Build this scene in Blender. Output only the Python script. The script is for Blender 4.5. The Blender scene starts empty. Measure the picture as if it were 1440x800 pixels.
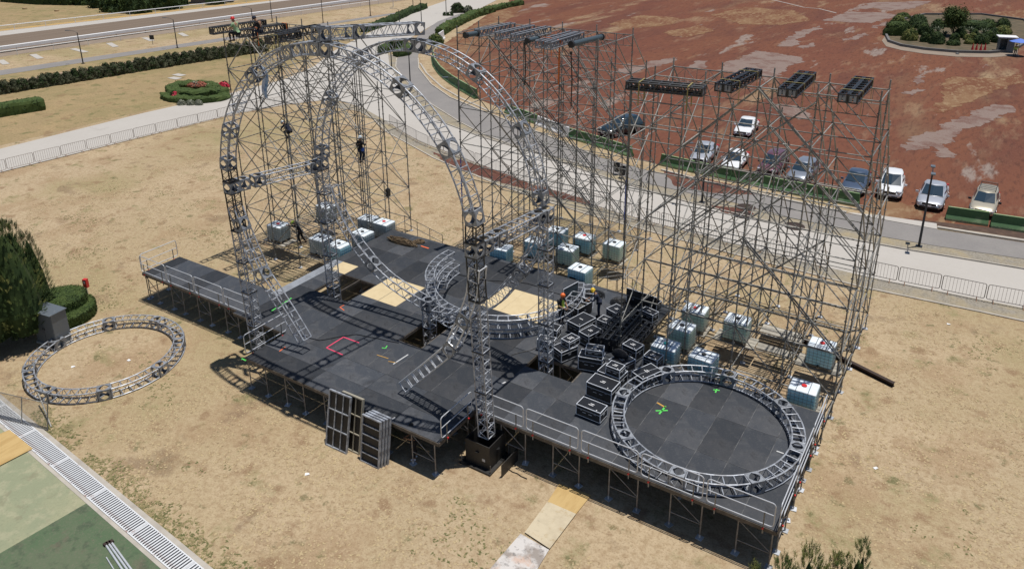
import bpy, bmesh, math, random
from math import sin, cos, pi, radians
from mathutils import Vector, Matrix, noise as mnoise
from mathutils.geometry import delaunay_2d_cdt

random.seed(7)
R = random.random
def U(a, b): return a + (b - a) * R()
scene = bpy.context.scene
COL = scene.collection

# ---------------------------------------------------------------- camera
# World frame: +X runs along the stage front, +Y away from it, metres, ground at z = 0.
H = 21.6; F = 1084.0; CX = 720.0; CY = 247.2; TH = 0.3443; ROLL = -0.0071; AZ = -0.5686
def _rot(v):
    return Vector((v[0] * cos(AZ) + v[1] * sin(AZ), -v[0] * sin(AZ) + v[1] * cos(AZ), v[2]))
_fw = Vector((0, cos(TH), -sin(TH))); _rt = Vector((1, 0, 0)); _up = _rt.cross(_fw)
_r2 = cos(ROLL) * _rt + sin(ROLL) * _up; _u2 = -sin(ROLL) * _rt + cos(ROLL) * _up
CR, CU, CF = _rot(_r2), _rot(_u2), _rot(_fw)
camd = bpy.data.cameras.new('camera'); cam = bpy.data.objects.new('camera', camd); COL.objects.link(cam)
cam.matrix_world = Matrix(((CR.x, CU.x, -CF.x, 0), (CR.y, CU.y, -CF.y, 0), (CR.z, CU.z, -CF.z, H), (0, 0, 0, 1)))
camd.sensor_width = 36; camd.lens = F / 1440 * 36; camd.shift_y = (CY - 400) / 1440
camd.clip_start = 0.3; camd.clip_end = 3000
scene.camera = cam

def W(px, py, z=0.0):
    "survey helper: the point of the place at height z seen at this spot of the photograph"
    d = (px - CX) / F * CR + (CY - py) / F * CU + CF
    return Vector((0, 0, H)) + d * ((z - H) / d.z)

# ---------------------------------------------------------------- light
SUN = Vector((0.112, 0.128, 1.0)).normalized()
world = bpy.data.worlds.new('World'); scene.world = world; world.use_nodes = True
wn = world.node_tree.nodes; wl = world.node_tree.links
sky = wn.new('ShaderNodeTexSky'); sky.sky_type = 'NISHITA'; sky.sun_disc = False
sky.sun_elevation = math.asin(SUN.z); sky.sun_rotation = math.atan2(SUN.x, SUN.y)
sky.altitude = 2200; sky.air_density = 1.0; sky.dust_density = 1.0
wl.new(sky.outputs[0], wn['Background'].inputs[0]); wn['Background'].inputs[1].default_value = 0.072
sd = bpy.data.lights.new('sun', 'SUN'); sd.energy = 4.2; sd.angle = radians(0.53); sd.color = (1, 0.96, 0.9)
so = bpy.data.objects.new('sun', sd); COL.objects.link(so); so.rotation_euler = SUN.to_track_quat('Z', 'Y').to_euler()
so.location = (0, 0, 60)
vs = scene.view_settings; vs.view_transform = 'Standard'; vs.look = 'None'; vs.gamma = 1; vs.exposure = 0.0

# ---------------------------------------------------------------- materials
MATS = {}
def _mix(nt, fac, a, b):
    m = nt.nodes.new('ShaderNodeMix'); m.data_type = 'RGBA'
    for sock, v in ((m.inputs[0], fac), (m.inputs[6], a), (m.inputs[7], b)):
        if isinstance(v, (int, float)): sock.default_value = v
        elif isinstance(v, (tuple, list)): sock.default_value = tuple(v)[:3] + (1,)
        else: nt.links.new(v, sock)
    return m.outputs[2]
def _noise(nt, co, scale, detail=4, rough=0.6, lo=0.4, hi=0.6, dist=0.0):
    n = nt.nodes.new('ShaderNodeTexNoise'); n.inputs['Scale'].default_value = scale
    n.inputs['Detail'].default_value = detail; n.inputs['Roughness'].default_value = rough
    n.inputs['Distortion'].default_value = dist
    nt.links.new(co, n.inputs['Vector'])
    r = nt.nodes.new('ShaderNodeMapRange'); r.inputs[1].default_value = lo; r.inputs[2].default_value = hi
    nt.links.new(n.outputs[0], r.inputs[0]); return r.outputs[0], n.outputs[0]
def mat(name, base, rough=0.6, metal=0.0, layers=(), bump=0.0, bscale=30, rnd=0.0, spec=0.5, stretch=None, rotz=0.0, **kw):
    """layers: (scale, lo, hi, colour, strength[, detail]) noise stains laid over the base colour;
    rnd: brightness spread between objects that share the material"""
    if name in MATS: return MATS[name]
    m = bpy.data.materials.new(name); m.use_nodes = True; nt = m.node_tree
    p = nt.nodes['Principled BSDF']; p.inputs['Roughness'].default_value = rough; p.inputs['Metallic'].default_value = metal
    p.inputs['Specular IOR Level'].default_value = spec
    for k, v in kw.items(): p.inputs[k].default_value = v
    co = nt.nodes.new('ShaderNodeTexCoord').outputs['Object']
    if stretch or rotz:
        mp = nt.nodes.new('ShaderNodeMapping'); nt.links.new(co, mp.inputs[0]); co = mp.outputs[0]
        mp.inputs['Scale'].default_value = stretch or (1, 1, 1); mp.inputs['Rotation'].default_value = (0, 0, rotz)
    col = tuple(base)[:3] + (1,)
    for L in layers:
        f, _ = _noise(nt, co, L[0], L[5] if len(L) > 5 else 5, 0.62, L[1], L[2])
        mm = nt.nodes.new('ShaderNodeMath'); mm.operation = 'MULTIPLY'; nt.links.new(f, mm.inputs[0]); mm.inputs[1].default_value = L[4]
        col = _mix(nt, mm.outputs[0], col, L[3])
    if rnd:
        oi = nt.nodes.new('ShaderNodeObjectInfo'); r = nt.nodes.new('ShaderNodeMapRange')
        r.inputs[3].default_value = 1 - rnd; r.inputs[4].default_value = 1 + rnd; nt.links.new(oi.outputs['Random'], r.inputs[0])
        hs = nt.nodes.new('ShaderNodeHueSaturation'); nt.links.new(r.outputs[0], hs.inputs['Value'])
        if isinstance(col, tuple): hs.inputs['Color'].default_value = col
        else: nt.links.new(col, hs.inputs['Color'])
        col = hs.outputs[0]
    if isinstance(col, tuple): p.inputs['Base Color'].default_value = col
    else: nt.links.new(col, p.inputs['Base Color'])
    if bump:
        _, n = _noise(nt, co, bscale, 6)
        b = nt.nodes.new('ShaderNodeBump'); b.inputs['Strength'].default_value = bump; b.inputs['Distance'].default_value = 0.05
        nt.links.new(n, b.inputs['Height']); nt.links.new(b.outputs[0], p.inputs['Normal'])
    MATS[name] = m; return m

M_alu = mat('aluminium_truss', (0.44, 0.47, 0.52), 0.5, 0.3, layers=[(4, 0.42, 0.62, (0.17, 0.17, 0.18), 0.8)])
M_aluplate = mat('aluminium_plate', (0.30, 0.32, 0.35), 0.5, 0.3, layers=[(4, 0.42, 0.62, (0.15, 0.16, 0.18), 0.8)], rnd=0.15)
M_galv = mat('galvanised_tube', (0.25, 0.245, 0.225), 0.5, 0.2, layers=[(1.0, 0.46, 0.60, (0.10, 0.092, 0.08), 0.85), (7, 0.56, 0.66, (0.55, 0.55, 0.53), 0.55)], rnd=0.4)
M_rail = mat('bright_rail_tube', (0.62, 0.64, 0.67), 0.45, 0.35, layers=[(4, 0.5, 0.8, (0.4, 0.4, 0.4), 0.4)])
M_blacktruss = mat('black_painted_truss', (0.026, 0.028, 0.032), 0.4, 0.0, layers=[(8, 0.6, 0.8, (0.12, 0.12, 0.12), 0.4)])
M_deck = mat('black_stage_plywood', (0.036, 0.041, 0.050), 0.62, 0, layers=[(0.5, 0.42, 0.62, (0.062, 0.064, 0.070), 0.8), (2.2, 0.52, 0.66, (0.085, 0.087, 0.092), 0.45, 8), (14, 0.54, 0.70, (0.12, 0.118, 0.112), 0.35, 8), (1.3, 0.56, 0.66, (0.020, 0.021, 0.024), 0.6)], bump=0.12, bscale=60, rnd=0.45, spec=0.3)
M_dust = mat('dusty_joint', (0.15, 0.15, 0.15), 0.9, 0, layers=[(2.5, 0.45, 0.58, (0.05, 0.05, 0.055), 0.9, 8)])
M_deckgrey = mat('worn_grey_stage_plywood', (0.27, 0.29, 0.32), 0.5, 0, layers=[(1.5, 0.45, 0.6, (0.19, 0.20, 0.22), 0.7)], rnd=0.08)
M_cream = mat('bare_cream_plywood', (0.62, 0.50, 0.30), 0.7, 0, layers=[(2, 0.4, 0.7, (0.54, 0.42, 0.24), 0.7), (20, 0.6, 0.75, (0.4, 0.3, 0.18), 0.4)])
M_dframe = mat('deck_frame_rusty', (0.10, 0.085, 0.07), 0.7, 0.2, layers=[(5, 0.45, 0.7, (0.22, 0.19, 0.16), 0.6)])
M_post = mat('support_post', (0.27, 0.26, 0.25), 0.6, 0.2, layers=[(3, 0.45, 0.62, (0.14, 0.115, 0.095), 0.8)], rnd=0.2)
M_pad = mat('base_pad_steel', (0.48, 0.50, 0.53), 0.6, 0.2, rnd=0.3)
M_black = mat('black_laminate', (0.017, 0.018, 0.021), 0.35, 0, layers=[(12, 0.6, 0.75, (0.08, 0.08, 0.08), 0.3)], spec=0.5)
M_blackbox = mat('black_painted_plywood', (0.02, 0.019, 0.018), 0.55, 0, layers=[(4, 0.5, 0.75, (0.05, 0.045, 0.04), 0.6)])
M_edge = mat('case_edge_aluminium', (0.74, 0.77, 0.82), 0.4, 0.2)
M_white = mat('white_print', (0.75, 0.75, 0.75), 0.6)
M_red = mat('red_plastic', (0.62, 0.03, 0.03), 0.4)
M_orange = mat('orange_plastic', (0.8, 0.16, 0.03), 0.4)
M_yellow = mat('yellow_plastic', (0.75, 0.5, 0.03), 0.4)
M_yellowstrap = mat('yellow_strap', (0.30, 0.25, 0.09), 0.8)
M_orangestrap = mat('orange_strap', (0.7, 0.17, 0.03), 0.7)
M_bluestrap = mat('blue_sheet', (0.12, 0.25, 0.5), 0.35, 0, layers=[(3, 0.4, 0.6, (0.5, 0.62, 0.75), 0.7)])
M_bluetape = mat('blue_tape', (0.04, 0.1, 0.5), 0.5)
M_recess_shade = mat('recess_shade_black', (0.004, 0.004, 0.004), 0.9)  # near-black colour stands in for the shade inside openings
M_tankw = mat('tank_white_polyethylene', (0.80, 0.86, 0.90), 0.3, 0, layers=[(2.5, 0.45, 0.6, (0.62, 0.70, 0.78), 0.7)])
M_tankg = mat('tank_pale_green_water', (0.56, 0.80, 0.68), 0.3, 0, layers=[(2.0, 0.42, 0.62, (0.74, 0.82, 0.72), 0.8)])
M_tankb = mat('tank_blue_water', (0.38, 0.74, 0.84), 0.3, 0, layers=[(2.0, 0.42, 0.62, (0.52, 0.80, 0.90), 0.8)])
M_tankd = mat('tank_dusty_grey', (0.36, 0.44, 0.46), 0.4, 0, layers=[(2.0, 0.42, 0.62, (0.52, 0.58, 0.60), 0.8)])
M_wood = mat('pallet_wood', (0.36, 0.29, 0.20), 0.8, 0, layers=[(5, 0.4, 0.7, (0.22, 0.18, 0.13), 0.7)], rnd=0.2)
M_plank = mat('scaffold_plank', (0.40, 0.37, 0.31), 0.75, 0, layers=[(4, 0.4, 0.7, (0.22, 0.2, 0.17), 0.7)], rnd=0.25)
M_concrete = mat('concrete_light', (0.46, 0.43, 0.39), 0.85, 0, layers=[(0.25, 0.4, 0.7, (0.43, 0.40, 0.36), 0.8), (3, 0.5, 0.8, (0.38, 0.35, 0.31), 0.4), (0.05, 0.45, 0.6, (0.47, 0.44, 0.40), 0.6)], bump=0.1, bscale=8)
M_kerb = mat('kerb_concrete', (0.46, 0.42, 0.36), 0.85, 0, layers=[(1.2, 0.4, 0.7, (0.30, 0.27, 0.23), 0.7)])
M_asphalt = mat('asphalt_grey', (0.225, 0.21, 0.20), 0.9, 0, layers=[(0.3, 0.4, 0.7, (0.28, 0.26, 0.24), 0.7), (6, 0.5, 0.8, (0.16, 0.15, 0.145), 0.5)], bump=0.15, bscale=20)
M_gravel = mat('gravel', (0.30, 0.27, 0.22), 0.95, 0, layers=[(9, 0.45, 0.6, (0.16, 0.14, 0.11), 0.7, 8), (0.5, 0.45, 0.65, (0.36, 0.29, 0.17), 0.8)], bump=0.5, bscale=14)
M_grass = mat('dry_grass', (0.44, 0.345, 0.225), 0.95, 0, layers=[
    (0.035, 0.44, 0.58, (0.37, 0.29, 0.165), 0.8, 4), (0.12, 0.46, 0.62, (0.47, 0.365, 0.235), 0.8, 6), (0.25, 0.50, 0.62, (0.33, 0.225, 0.135), 0.65, 9),
    (0.07, 0.53, 0.64, (0.29, 0.255, 0.125), 0.65, 8), (0.55, 0.57, 0.66, (0.22, 0.205, 0.095), 0.7, 12), (1.1, 0.60, 0.66, (0.10, 0.105, 0.045), 0.7, 12), (0.8, 0.565, 0.65, (0.22, 0.135, 0.078), 0.75, 12),
    (0.32, 0.60, 0.66, (0.17, 0.115, 0.075), 0.6, 12), (4.0, 0.46, 0.62, (0.30, 0.21, 0.12), 0.6, 10), (13, 0.50, 0.64, (0.24, 0.165, 0.095), 0.6, 8), (16, 0.53, 0.68, (0.60, 0.48, 0.32), 0.5, 8)], bump=0.7, bscale=6, spec=0.12)
M_grassgreen = mat('half_green_grass', (0.33, 0.245, 0.135), 0.95, 0, layers=[
    (0.06, 0.42, 0.58, (0.235, 0.205, 0.095), 0.8, 6), (0.3, 0.46, 0.62, (0.38, 0.275, 0.15), 0.7, 8), (0.7, 0.55, 0.64, (0.14, 0.145, 0.06), 0.7, 12), (0.5, 0.57, 0.66, (0.22, 0.14, 0.08), 0.6, 10), (5, 0.48, 0.64, (0.2, 0.155, 0.08), 0.6, 8)], bump=0.6, bscale=5, spec=0.12)
M_redearth = mat('red_volcanic_gravel', (0.162, 0.064, 0.041), 0.95, 0, layers=[
    (0.04, 0.42, 0.58, (0.182, 0.078, 0.044), 0.8, 5), (0.11, 0.46, 0.62, (0.115, 0.048, 0.036), 0.75, 8),
    (0.028, 0.52, 0.62, (0.30, 0.215, 0.12), 0.62, 12), (0.10, 0.565, 0.66, (0.34, 0.25, 0.15), 0.75, 12), (0.35, 0.575, 0.66, (0.235, 0.14, 0.09), 0.65, 12), (0.16, 0.60, 0.64, (0.30, 0.26, 0.23), 0.7, 12), (2.0, 0.5, 0.66, (0.075, 0.034, 0.026), 0.6, 10),
    (7, 0.53, 0.68, (0.19, 0.09, 0.065), 0.5, 8)], bump=0.7, bscale=4, stretch=(1.3, 0.30, 1), rotz=-0.42, spec=0.12)
M_redsoil = mat('red_soil', (0.105, 0.036, 0.024), 0.95, 0, layers=[(0.9, 0.45, 0.6, (0.17, 0.08, 0.05), 0.7, 8)], bump=0.5, bscale=8)
M_darksoil = mat('dark_soil', (0.075, 0.045, 0.033), 0.95, 0, layers=[(2, 0.45, 0.7, (0.14, 0.085, 0.055), 0.7)], bump=0.6, bscale=8)
M_patch = mat('exposed_grey_asphalt', (0.215, 0.152, 0.126), 0.9, 0, layers=[(0.35, 0.50, 0.56, (0.135, 0.060, 0.042), 0.75, 12), (0.8, 0.45, 0.6, (0.20, 0.14, 0.115), 0.7, 8), (6, 0.5, 0.7, (0.30, 0.25, 0.22), 0.4, 8)], bump=0.15, bscale=12)
M_track = mat('raked_brown_track', (0.165, 0.122, 0.088), 0.95, 0, layers=[(0.9, 0.4, 0.65, (0.20, 0.152, 0.112), 0.8, 3), (2.5, 0.5, 0.7, (0.135, 0.098, 0.07), 0.6, 3)], stretch=(1, 0.03, 1), rotz=0.02)
M_tracklight = mat('track_edge_soil', (0.27, 0.215, 0.165), 0.95, 0, layers=[(0.6, 0.4, 0.65, (0.22, 0.17, 0.13), 0.8, 4)])
M_sandpath = mat('sandy_path', (0.36, 0.26, 0.18), 0.95, 0, layers=[(0.6, 0.4, 0.65, (0.27, 0.19, 0.12), 0.8, 4)])
M_ochre = mat('ochre_strip', (0.46, 0.30, 0.10), 0.95, 0, layers=[(0.4, 0.4, 0.65, (0.38, 0.27, 0.15), 0.8, 4)])
M_whitepaint = mat('white_paint', (0.80, 0.79, 0.78), 0.5, 0, layers=[(1.5, 0.5, 0.75, (0.62, 0.6, 0.58), 0.5)])
M_courtb = mat('court_beige_green', (0.31, 0.31, 0.19), 0.85, 0, layers=[(0.35, 0.42, 0.58, (0.24, 0.265, 0.165), 0.8, 8), (1.6, 0.5, 0.62, (0.38, 0.36, 0.235), 0.55, 9), (0.9, 0.58, 0.64, (0.20, 0.18, 0.115), 0.5, 10), (12, 0.5, 0.66, (0.22, 0.22, 0.14), 0.45, 6)], bump=0.2, bscale=20)
M_courtg = mat('court_green', (0.078, 0.125, 0.062), 0.85, 0, layers=[(0.5, 0.42, 0.58, (0.11, 0.135, 0.078), 0.8, 8), (1.8, 0.52, 0.62, (0.055, 0.078, 0.045), 0.7, 9), (0.8, 0.58, 0.64, (0.13, 0.105, 0.075), 0.55, 10), (12, 0.5, 0.66, (0.15, 0.145, 0.10), 0.5, 6)], bump=0.25, bscale=20)
M_dustpatch = mat('tan_dust_on_red_gravel', (0.225, 0.13, 0.072), 0.95, 0, spec=0.12, layers=[(0.25, 0.42, 0.54, (0.155, 0.062, 0.036), 0.9, 12), (1.5, 0.5, 0.62, (0.33, 0.235, 0.14), 0.6, 9), (6, 0.5, 0.66, (0.2, 0.13, 0.07), 0.5, 8)], bump=0.6, bscale=5, stretch=(1.2, 0.5, 1), rotz=-0.42)
M_greenpaint = mat('green_painted_concrete', (0.065, 0.15, 0.055), 0.7, 0, layers=[(1.6, 0.45, 0.7, (0.045, 0.10, 0.04), 0.7), (0.8, 0.60, 0.72, (0.22, 0.30, 0.16), 0.7, 8)], rnd=0.15)
M_greenworn = mat('worn_green_paint', (0.20, 0.30, 0.13), 0.8, 0, layers=[(2.5, 0.45, 0.7, (0.38, 0.40, 0.28), 0.7)])
M_leafd = mat('leaf_dark_green', (0.028, 0.048, 0.017), 0.75, 0, spec=0.15, layers=[(1.2, 0.4, 0.65, (0.045, 0.068, 0.022), 0.8), (7, 0.5, 0.7, (0.025, 0.045, 0.014), 0.7)])
M_leafm = mat('leaf_mid_green', (0.050, 0.078, 0.022), 0.75, 0, spec=0.15, layers=[(1.2, 0.4, 0.65, (0.075, 0.105, 0.03), 0.8), (7, 0.5, 0.7, (0.04, 0.065, 0.02), 0.7)])
M_leafy = mat('leaf_yellow_green', (0.115, 0.125, 0.035), 0.75, 0, spec=0.15, layers=[(1.4, 0.4, 0.65, (0.19, 0.19, 0.06), 0.8), (7, 0.5, 0.7, (0.075, 0.09, 0.025), 0.7)])
M_leafs = mat('leaf_scrub_green', (0.055, 0.062, 0.034), 0.8, 0, spec=0.15, layers=[(0.8, 0.4, 0.65, (0.08, 0.078, 0.045), 0.8), (7, 0.5, 0.7, (0.04, 0.05, 0.028), 0.7)])
M_leafg = mat('leaf_grey_green', (0.20, 0.21, 0.15), 0.8)
M_flower = mat('red_flowers', (0.55, 0.015, 0.05), 0.6, 0, layers=[(6, 0.45, 0.65, (0.35, 0.01, 0.03), 0.7)])
M_bark = mat('bark', (0.10, 0.07, 0.045), 0.9)
M_glass = mat('car_glass', (0.025, 0.045, 0.065), 0.04, 0, spec=1.0)
M_tyre = mat('tyre_rubber', (0.02, 0.02, 0.02), 0.85)
M_rim = mat('wheel_rim', (0.5, 0.5, 0.52), 0.3, 0.8)
M_trim = mat('black_trim', (0.02, 0.02, 0.022), 0.5)
M_lampglass = mat('headlight_glass', (0.65, 0.67, 0.7), 0.12, 0.3)
M_skin = mat('skin', (0.30, 0.16, 0.09), 0.6)
M_clothk = mat('black_cloth', (0.013, 0.013, 0.016), 0.9, layers=[(9, 0.5, 0.7, (0.03, 0.03, 0.035), 0.6)])
M_clothn = mat('navy_cloth', (0.012, 0.018, 0.04), 0.9, layers=[(9, 0.5, 0.7, (0.03, 0.04, 0.07), 0.6)])
M_clothg = mat('pale_green_cloth', (0.28, 0.42, 0.24), 0.9)
M_vest = mat('hi_vis_vest', (0.45, 0.62, 0.08), 0.8)
M_hair = mat('dark_hair', (0.01, 0.008, 0.007), 0.7)
M_shoe = mat('white_shoe', (0.65, 0.65, 0.68), 0.6)
M_helmw = mat('pale_helmet', (0.55, 0.62, 0.66), 0.35)
M_steelbox = mat('grey_steel_cabinet', (0.15, 0.175, 0.20), 0.45, 0.3, layers=[(3, 0.45, 0.7, (0.15, 0.17, 0.19), 0.6), (1.2, 0.6, 0.7, (0.4, 0.4, 0.4), 0.5)])
M_darkpost = mat('dark_lamp_post', (0.025, 0.028, 0.035), 0.5, 0.3)
M_fencesteel = mat('barrier_steel', (0.30, 0.27, 0.25), 0.5, 0.4, layers=[(4, 0.5, 0.7, (0.18, 0.11, 0.08), 0.6)], rnd=0.2)
M_net = mat('brown_netting', (0.16, 0.11, 0.06), 0.9, layers=[(9, 0.45, 0.6, (0.04, 0.03, 0.02), 0.9)])
M_cable = mat('black_cable', (0.012, 0.012, 0.013), 0.45)
M_rustbeam = mat('dark_rusty_steel', (0.045, 0.028, 0.022), 0.7, 0.2)
M_plyw = mat('weathered_plywood', (0.55, 0.47, 0.33), 0.8, 0, layers=[(1.5, 0.45, 0.65, (0.42, 0.35, 0.24), 0.7), (3, 0.56, 0.7, (0.38, 0.25, 0.10), 0.55, 7), (5, 0.6, 0.75, (0.2, 0.19, 0.15), 0.5, 8)])
M_plyo = mat('honey_plywood', (0.52, 0.36, 0.15), 0.75, 0, layers=[(1.0, 0.45, 0.65, (0.42, 0.27, 0.10), 0.8), (8, 0.6, 0.75, (0.3, 0.2, 0.08), 0.4)], stretch=(3, 0.6, 1))
M_plyp = mat('peeling_white_plywood', (0.58, 0.55, 0.52), 0.8, 0, layers=[(1.3, 0.46, 0.58, (0.25, 0.21, 0.18), 0.85, 8), (0.9, 0.55, 0.65, (0.55, 0.36, 0.26), 0.7), (5, 0.55, 0.7, (0.1, 0.09, 0.09), 0.7, 8)])
M_grate = mat('white_grate_bar', (0.70, 0.71, 0.72), 0.5, 0.1, layers=[(1.1, 0.60, 0.68, (0.28, 0.12, 0.07), 0.85, 7)])
M_blueumb = mat('blue_umbrella_cloth', (0.10, 0.20, 0.62), 0.7)
M_stone = mat('stone_wall_grey', (0.16, 0.155, 0.15), 0.85, layers=[(1, 0.45, 0.7, (0.10, 0.095, 0.09), 0.7)])
M_tapeg = mat('green_tape', (0.10, 0.62, 0.10), 0.6); M_tapep = mat('pink_tape', (0.75, 0.06, 0.14), 0.6)
M_tapeo = mat('orange_tape', (0.75, 0.15, 0.05), 0.6); M_tapew = mat('white_tape', (0.55, 0.55, 0.55), 0.7); M_tapey = mat('ochre_tape', (0.5, 0.28, 0.06), 0.7)

# ---------------------------------------------------------------- mesh helpers
class MB:
    def __init__(s): s.v = []; s.f = []; s.mi = []; s.cur = 0
    def add(s, vs, fs):
        n = len(s.v); s.v += [tuple(v) for v in vs]; s.f += [tuple(i + n for i in f) for f in fs]; s.mi += [s.cur] * len(fs); return s
    def box(s, c, d, rz=0.0, M=None):
        x, y, z = d[0] / 2, d[1] / 2, d[2] / 2
        vs = [Vector((a * x, b * y, e * z)) for e in (-1, 1) for b in (-1, 1) for a in (-1, 1)]
        if M is not None: vs = [M @ v for v in vs]
        if rz: Q = Matrix.Rotation(rz, 3, 'Z'); vs = [Q @ v for v in vs]
        c = Vector(c)
        return s.add([v + c for v in vs], [(0, 2, 3, 1), (4, 5, 7, 6), (0, 1, 5, 4), (2, 6, 7, 3), (0, 4, 6, 2), (1, 3, 7, 5)])
    def tube(s, a, b, r, n=6, r2=None, caps=True):
        a = Vector(a); b = Vector(b); d = b - a
        if d.length < 1e-6: return s
        q = d.to_track_quat('Z', 'Y'); r2 = r if r2 is None else r2; vs = []
        for p, rr in ((a, r), (b, r2)):
            for i in range(n):
                t = 2 * pi * (i + .5) / n; vs.append(p + q @ Vector((rr * cos(t), rr * sin(t), 0)))
        fs = [(i, (i + 1) % n, n + (i + 1) % n, n + i) for i in range(n)]
        if caps: fs += [tuple(range(n - 1, -1, -1)), tuple(range(n, 2 * n))]
        return s.add(vs, fs)
    def path(s, pts, r, n=6, closed=False):
        pts = [Vector(p) for p in pts]; m = len(pts); vs = []; up = None
        for i, p in enumerate(pts):
            d = (pts[(i + 1) % m] - pts[i - 1]) if closed or 0 < i < m - 1 else (pts[1] - pts[0] if i == 0 else pts[-1] - pts[-2])
            d.normalize()
            if up is None: up = Vector((0, 0, 1)) if abs(d.z) < .9 else Vector((1, 0, 0))
            x = up.cross(d).normalized(); y = d.cross(x); up = y
            for k in range(n):
                t = 2 * pi * (k + .5) / n; vs.append(p + (x * cos(t) + y * sin(t)) * r)
        fs = []
        for i in range(m if closed else m - 1):
            j = (i + 1) % m
            fs += [(i * n + k, i * n + (k + 1) % n, j * n + (k + 1) % n, j * n + k) for k in range(n)]
        if not closed: fs += [tuple(range(n - 1, -1, -1)), tuple(range((m - 1) * n, m * n))]
        return s.add(vs, fs)
    def prism(s, poly, z0, z1):
        n = len(poly); vs = [(p[0], p[1], z0) for p in poly] + [(p[0], p[1], z1) for p in poly]
        return s.add(vs, [tuple(range(n - 1, -1, -1)), tuple(range(n, 2 * n))] + [(i, (i + 1) % n, n + (i + 1) % n, n + i) for i in range(n)])
    def lathe(s, c, prof, n=12, sc=(1, 1)):
        vs = [(c[0] + r * cos(2 * pi * i / n) * sc[0], c[1] + r * sin(2 * pi * i / n) * sc[1], c[2] + z) for r, z in prof for i in range(n)]
        m = len(prof)
        fs = [(j * n + i, j * n + (i + 1) % n, (j + 1) * n + (i + 1) % n, (j + 1) * n + i) for j in range(m - 1) for i in range(n)]
        return s.add(vs, fs + [tuple(range(n - 1, -1, -1)), tuple(range((m - 1) * n, m * n))])
    def mesh(s, name, mats, smooth=False):
        me = bpy.data.meshes.new(name); me.from_pydata([tuple(v) for v in s.v], [], s.f)
        for m in (mats if isinstance(mats, (list, tuple)) else [mats]): me.materials.append(m)
        if any(s.mi): me.polygons.foreach_set('material_index', s.mi)
        if smooth: me.polygons.foreach_set('use_smooth', [True] * len(me.polygons))
        me.update(); return me
    def build(s, name, mats, parent=None, world=False, smooth=False):
        "world=True: the vertices are world coordinates and are made local to the unrotated parent"
        if world and parent is not None:
            l = parent_loc(parent); s.v = [(v[0] - l[0], v[1] - l[1], v[2] - l[2]) for v in s.v]
        return link(name, s.mesh(name, mats, smooth), parent)
def parent_loc(o):
    l = Vector((0, 0, 0))
    while o: l = l + o.location; o = o.parent
    return l
def link(name, me, parent=None, loc=None, rot=None):
    o = bpy.data.objects.new(name, me); COL.objects.link(o)
    if parent: o.parent = parent
    if loc is not None: o.location = loc
    if rot is not None: o.rotation_euler = rot
    return o
def tag(o, label, cat, group=None, kind=None):
    o['label'] = label; o['category'] = cat
    if group: o['group'] = group
    if kind: o['kind'] = kind
    return o
def thing(name, label, cat, loc=(0, 0, 0), rz=0.0, group=None):
    return tag(link(name, None, None, loc, (0, 0, rz)), label, cat, group)
def struct(o): o['kind'] = 'structure'; return o
def dup(o, loc=None, rz=None, label=None, parent=None):
    c = o.copy(); COL.objects.link(c)
    if parent: c.parent = parent
    for ch in list(o.children): dup(ch, parent=c)
    if loc is not None: c.location = loc
    if rz is not None: c.rotation_euler = (0, 0, rz)
    if label: c['label'] = label
    return c
_pole = {}
def rod_obj(name, a, b, r, m, parent, n=6, collars=0):
    "one straight tube as its own object; tubes of equal length share one mesh"
    a = Vector(a); b = Vector(b); L = (b - a).length; key = (round(L, 2), r, m.name, n, collars)
    if key not in _pole:
        q = MB().tube((0, 0, 0), (0, 0, key[0]), r, n)
        if collars:
            z = .25
            while z < L: q.tube((0, 0, z - .012), (0, 0, z + .012), r * 2.1, 6); z += collars
        _pole[key] = q.mesh(name, m)
    o = link(name, _pole[key], parent)
    q = (b - a).to_track_quat('Z', 'Y')
    o.rotation_euler = q.to_euler(); o.location = a - parent_loc(parent)
    return o
_SN = [0]
def sheet(name, poly, z, m, sub=None, jag=0.0):
    "flat ground sheet from a polygon of (x, y) points"
    pts = [Vector((p[0], p[1], 0)) for p in poly]
    if jag:
        out = []
        for i, p in enumerate(pts):
            q = pts[(i + 1) % len(pts)]; d = q - p; k = max(1, int(d.length / (jag * .28)))
            for j in range(k):
                t = j / k; s_ = p + d * t; nn = (mnoise.noise_vector(s_ * (0.35 / max(jag, .3))) + mnoise.noise_vector(s_ * (1.3 / max(jag, .3))) * .55 + mnoise.noise_vector(s_ * (4.0 / max(jag, .3))) * .3) * jag
                out.append(s_ + Vector((nn.x, nn.y, 0)))
        pts = out
    z += .00035 * _SN[0] if z > 0 else 0  # no two sheets ever share a plane
    vv, _e, ff, *_ = delaunay_2d_cdt([Vector((p.x, p.y)) for p in pts], [], [list(range(len(pts)))], 1, 1e-5)
    bm = bmesh.new(); vs = [bm.verts.new((p.x, p.y, z)) for p in vv]
    for f_ in ff: bm.faces.new([vs[k] for k in f_])
    bmesh.ops.recalc_face_normals(bm, faces=bm.faces)
    if sum(f.normal.z for f in bm.faces) < 0: bmesh.ops.reverse_faces(bm, faces=list(bm.faces))
    _SN[0] += 1
    me = bpy.data.meshes.new(name); bm.to_mesh(me); bm.free(); me.materials.append(m)
    return struct(link(name, me))
def GP(*pts): return [W(x, y) for x, y in pts]
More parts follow.
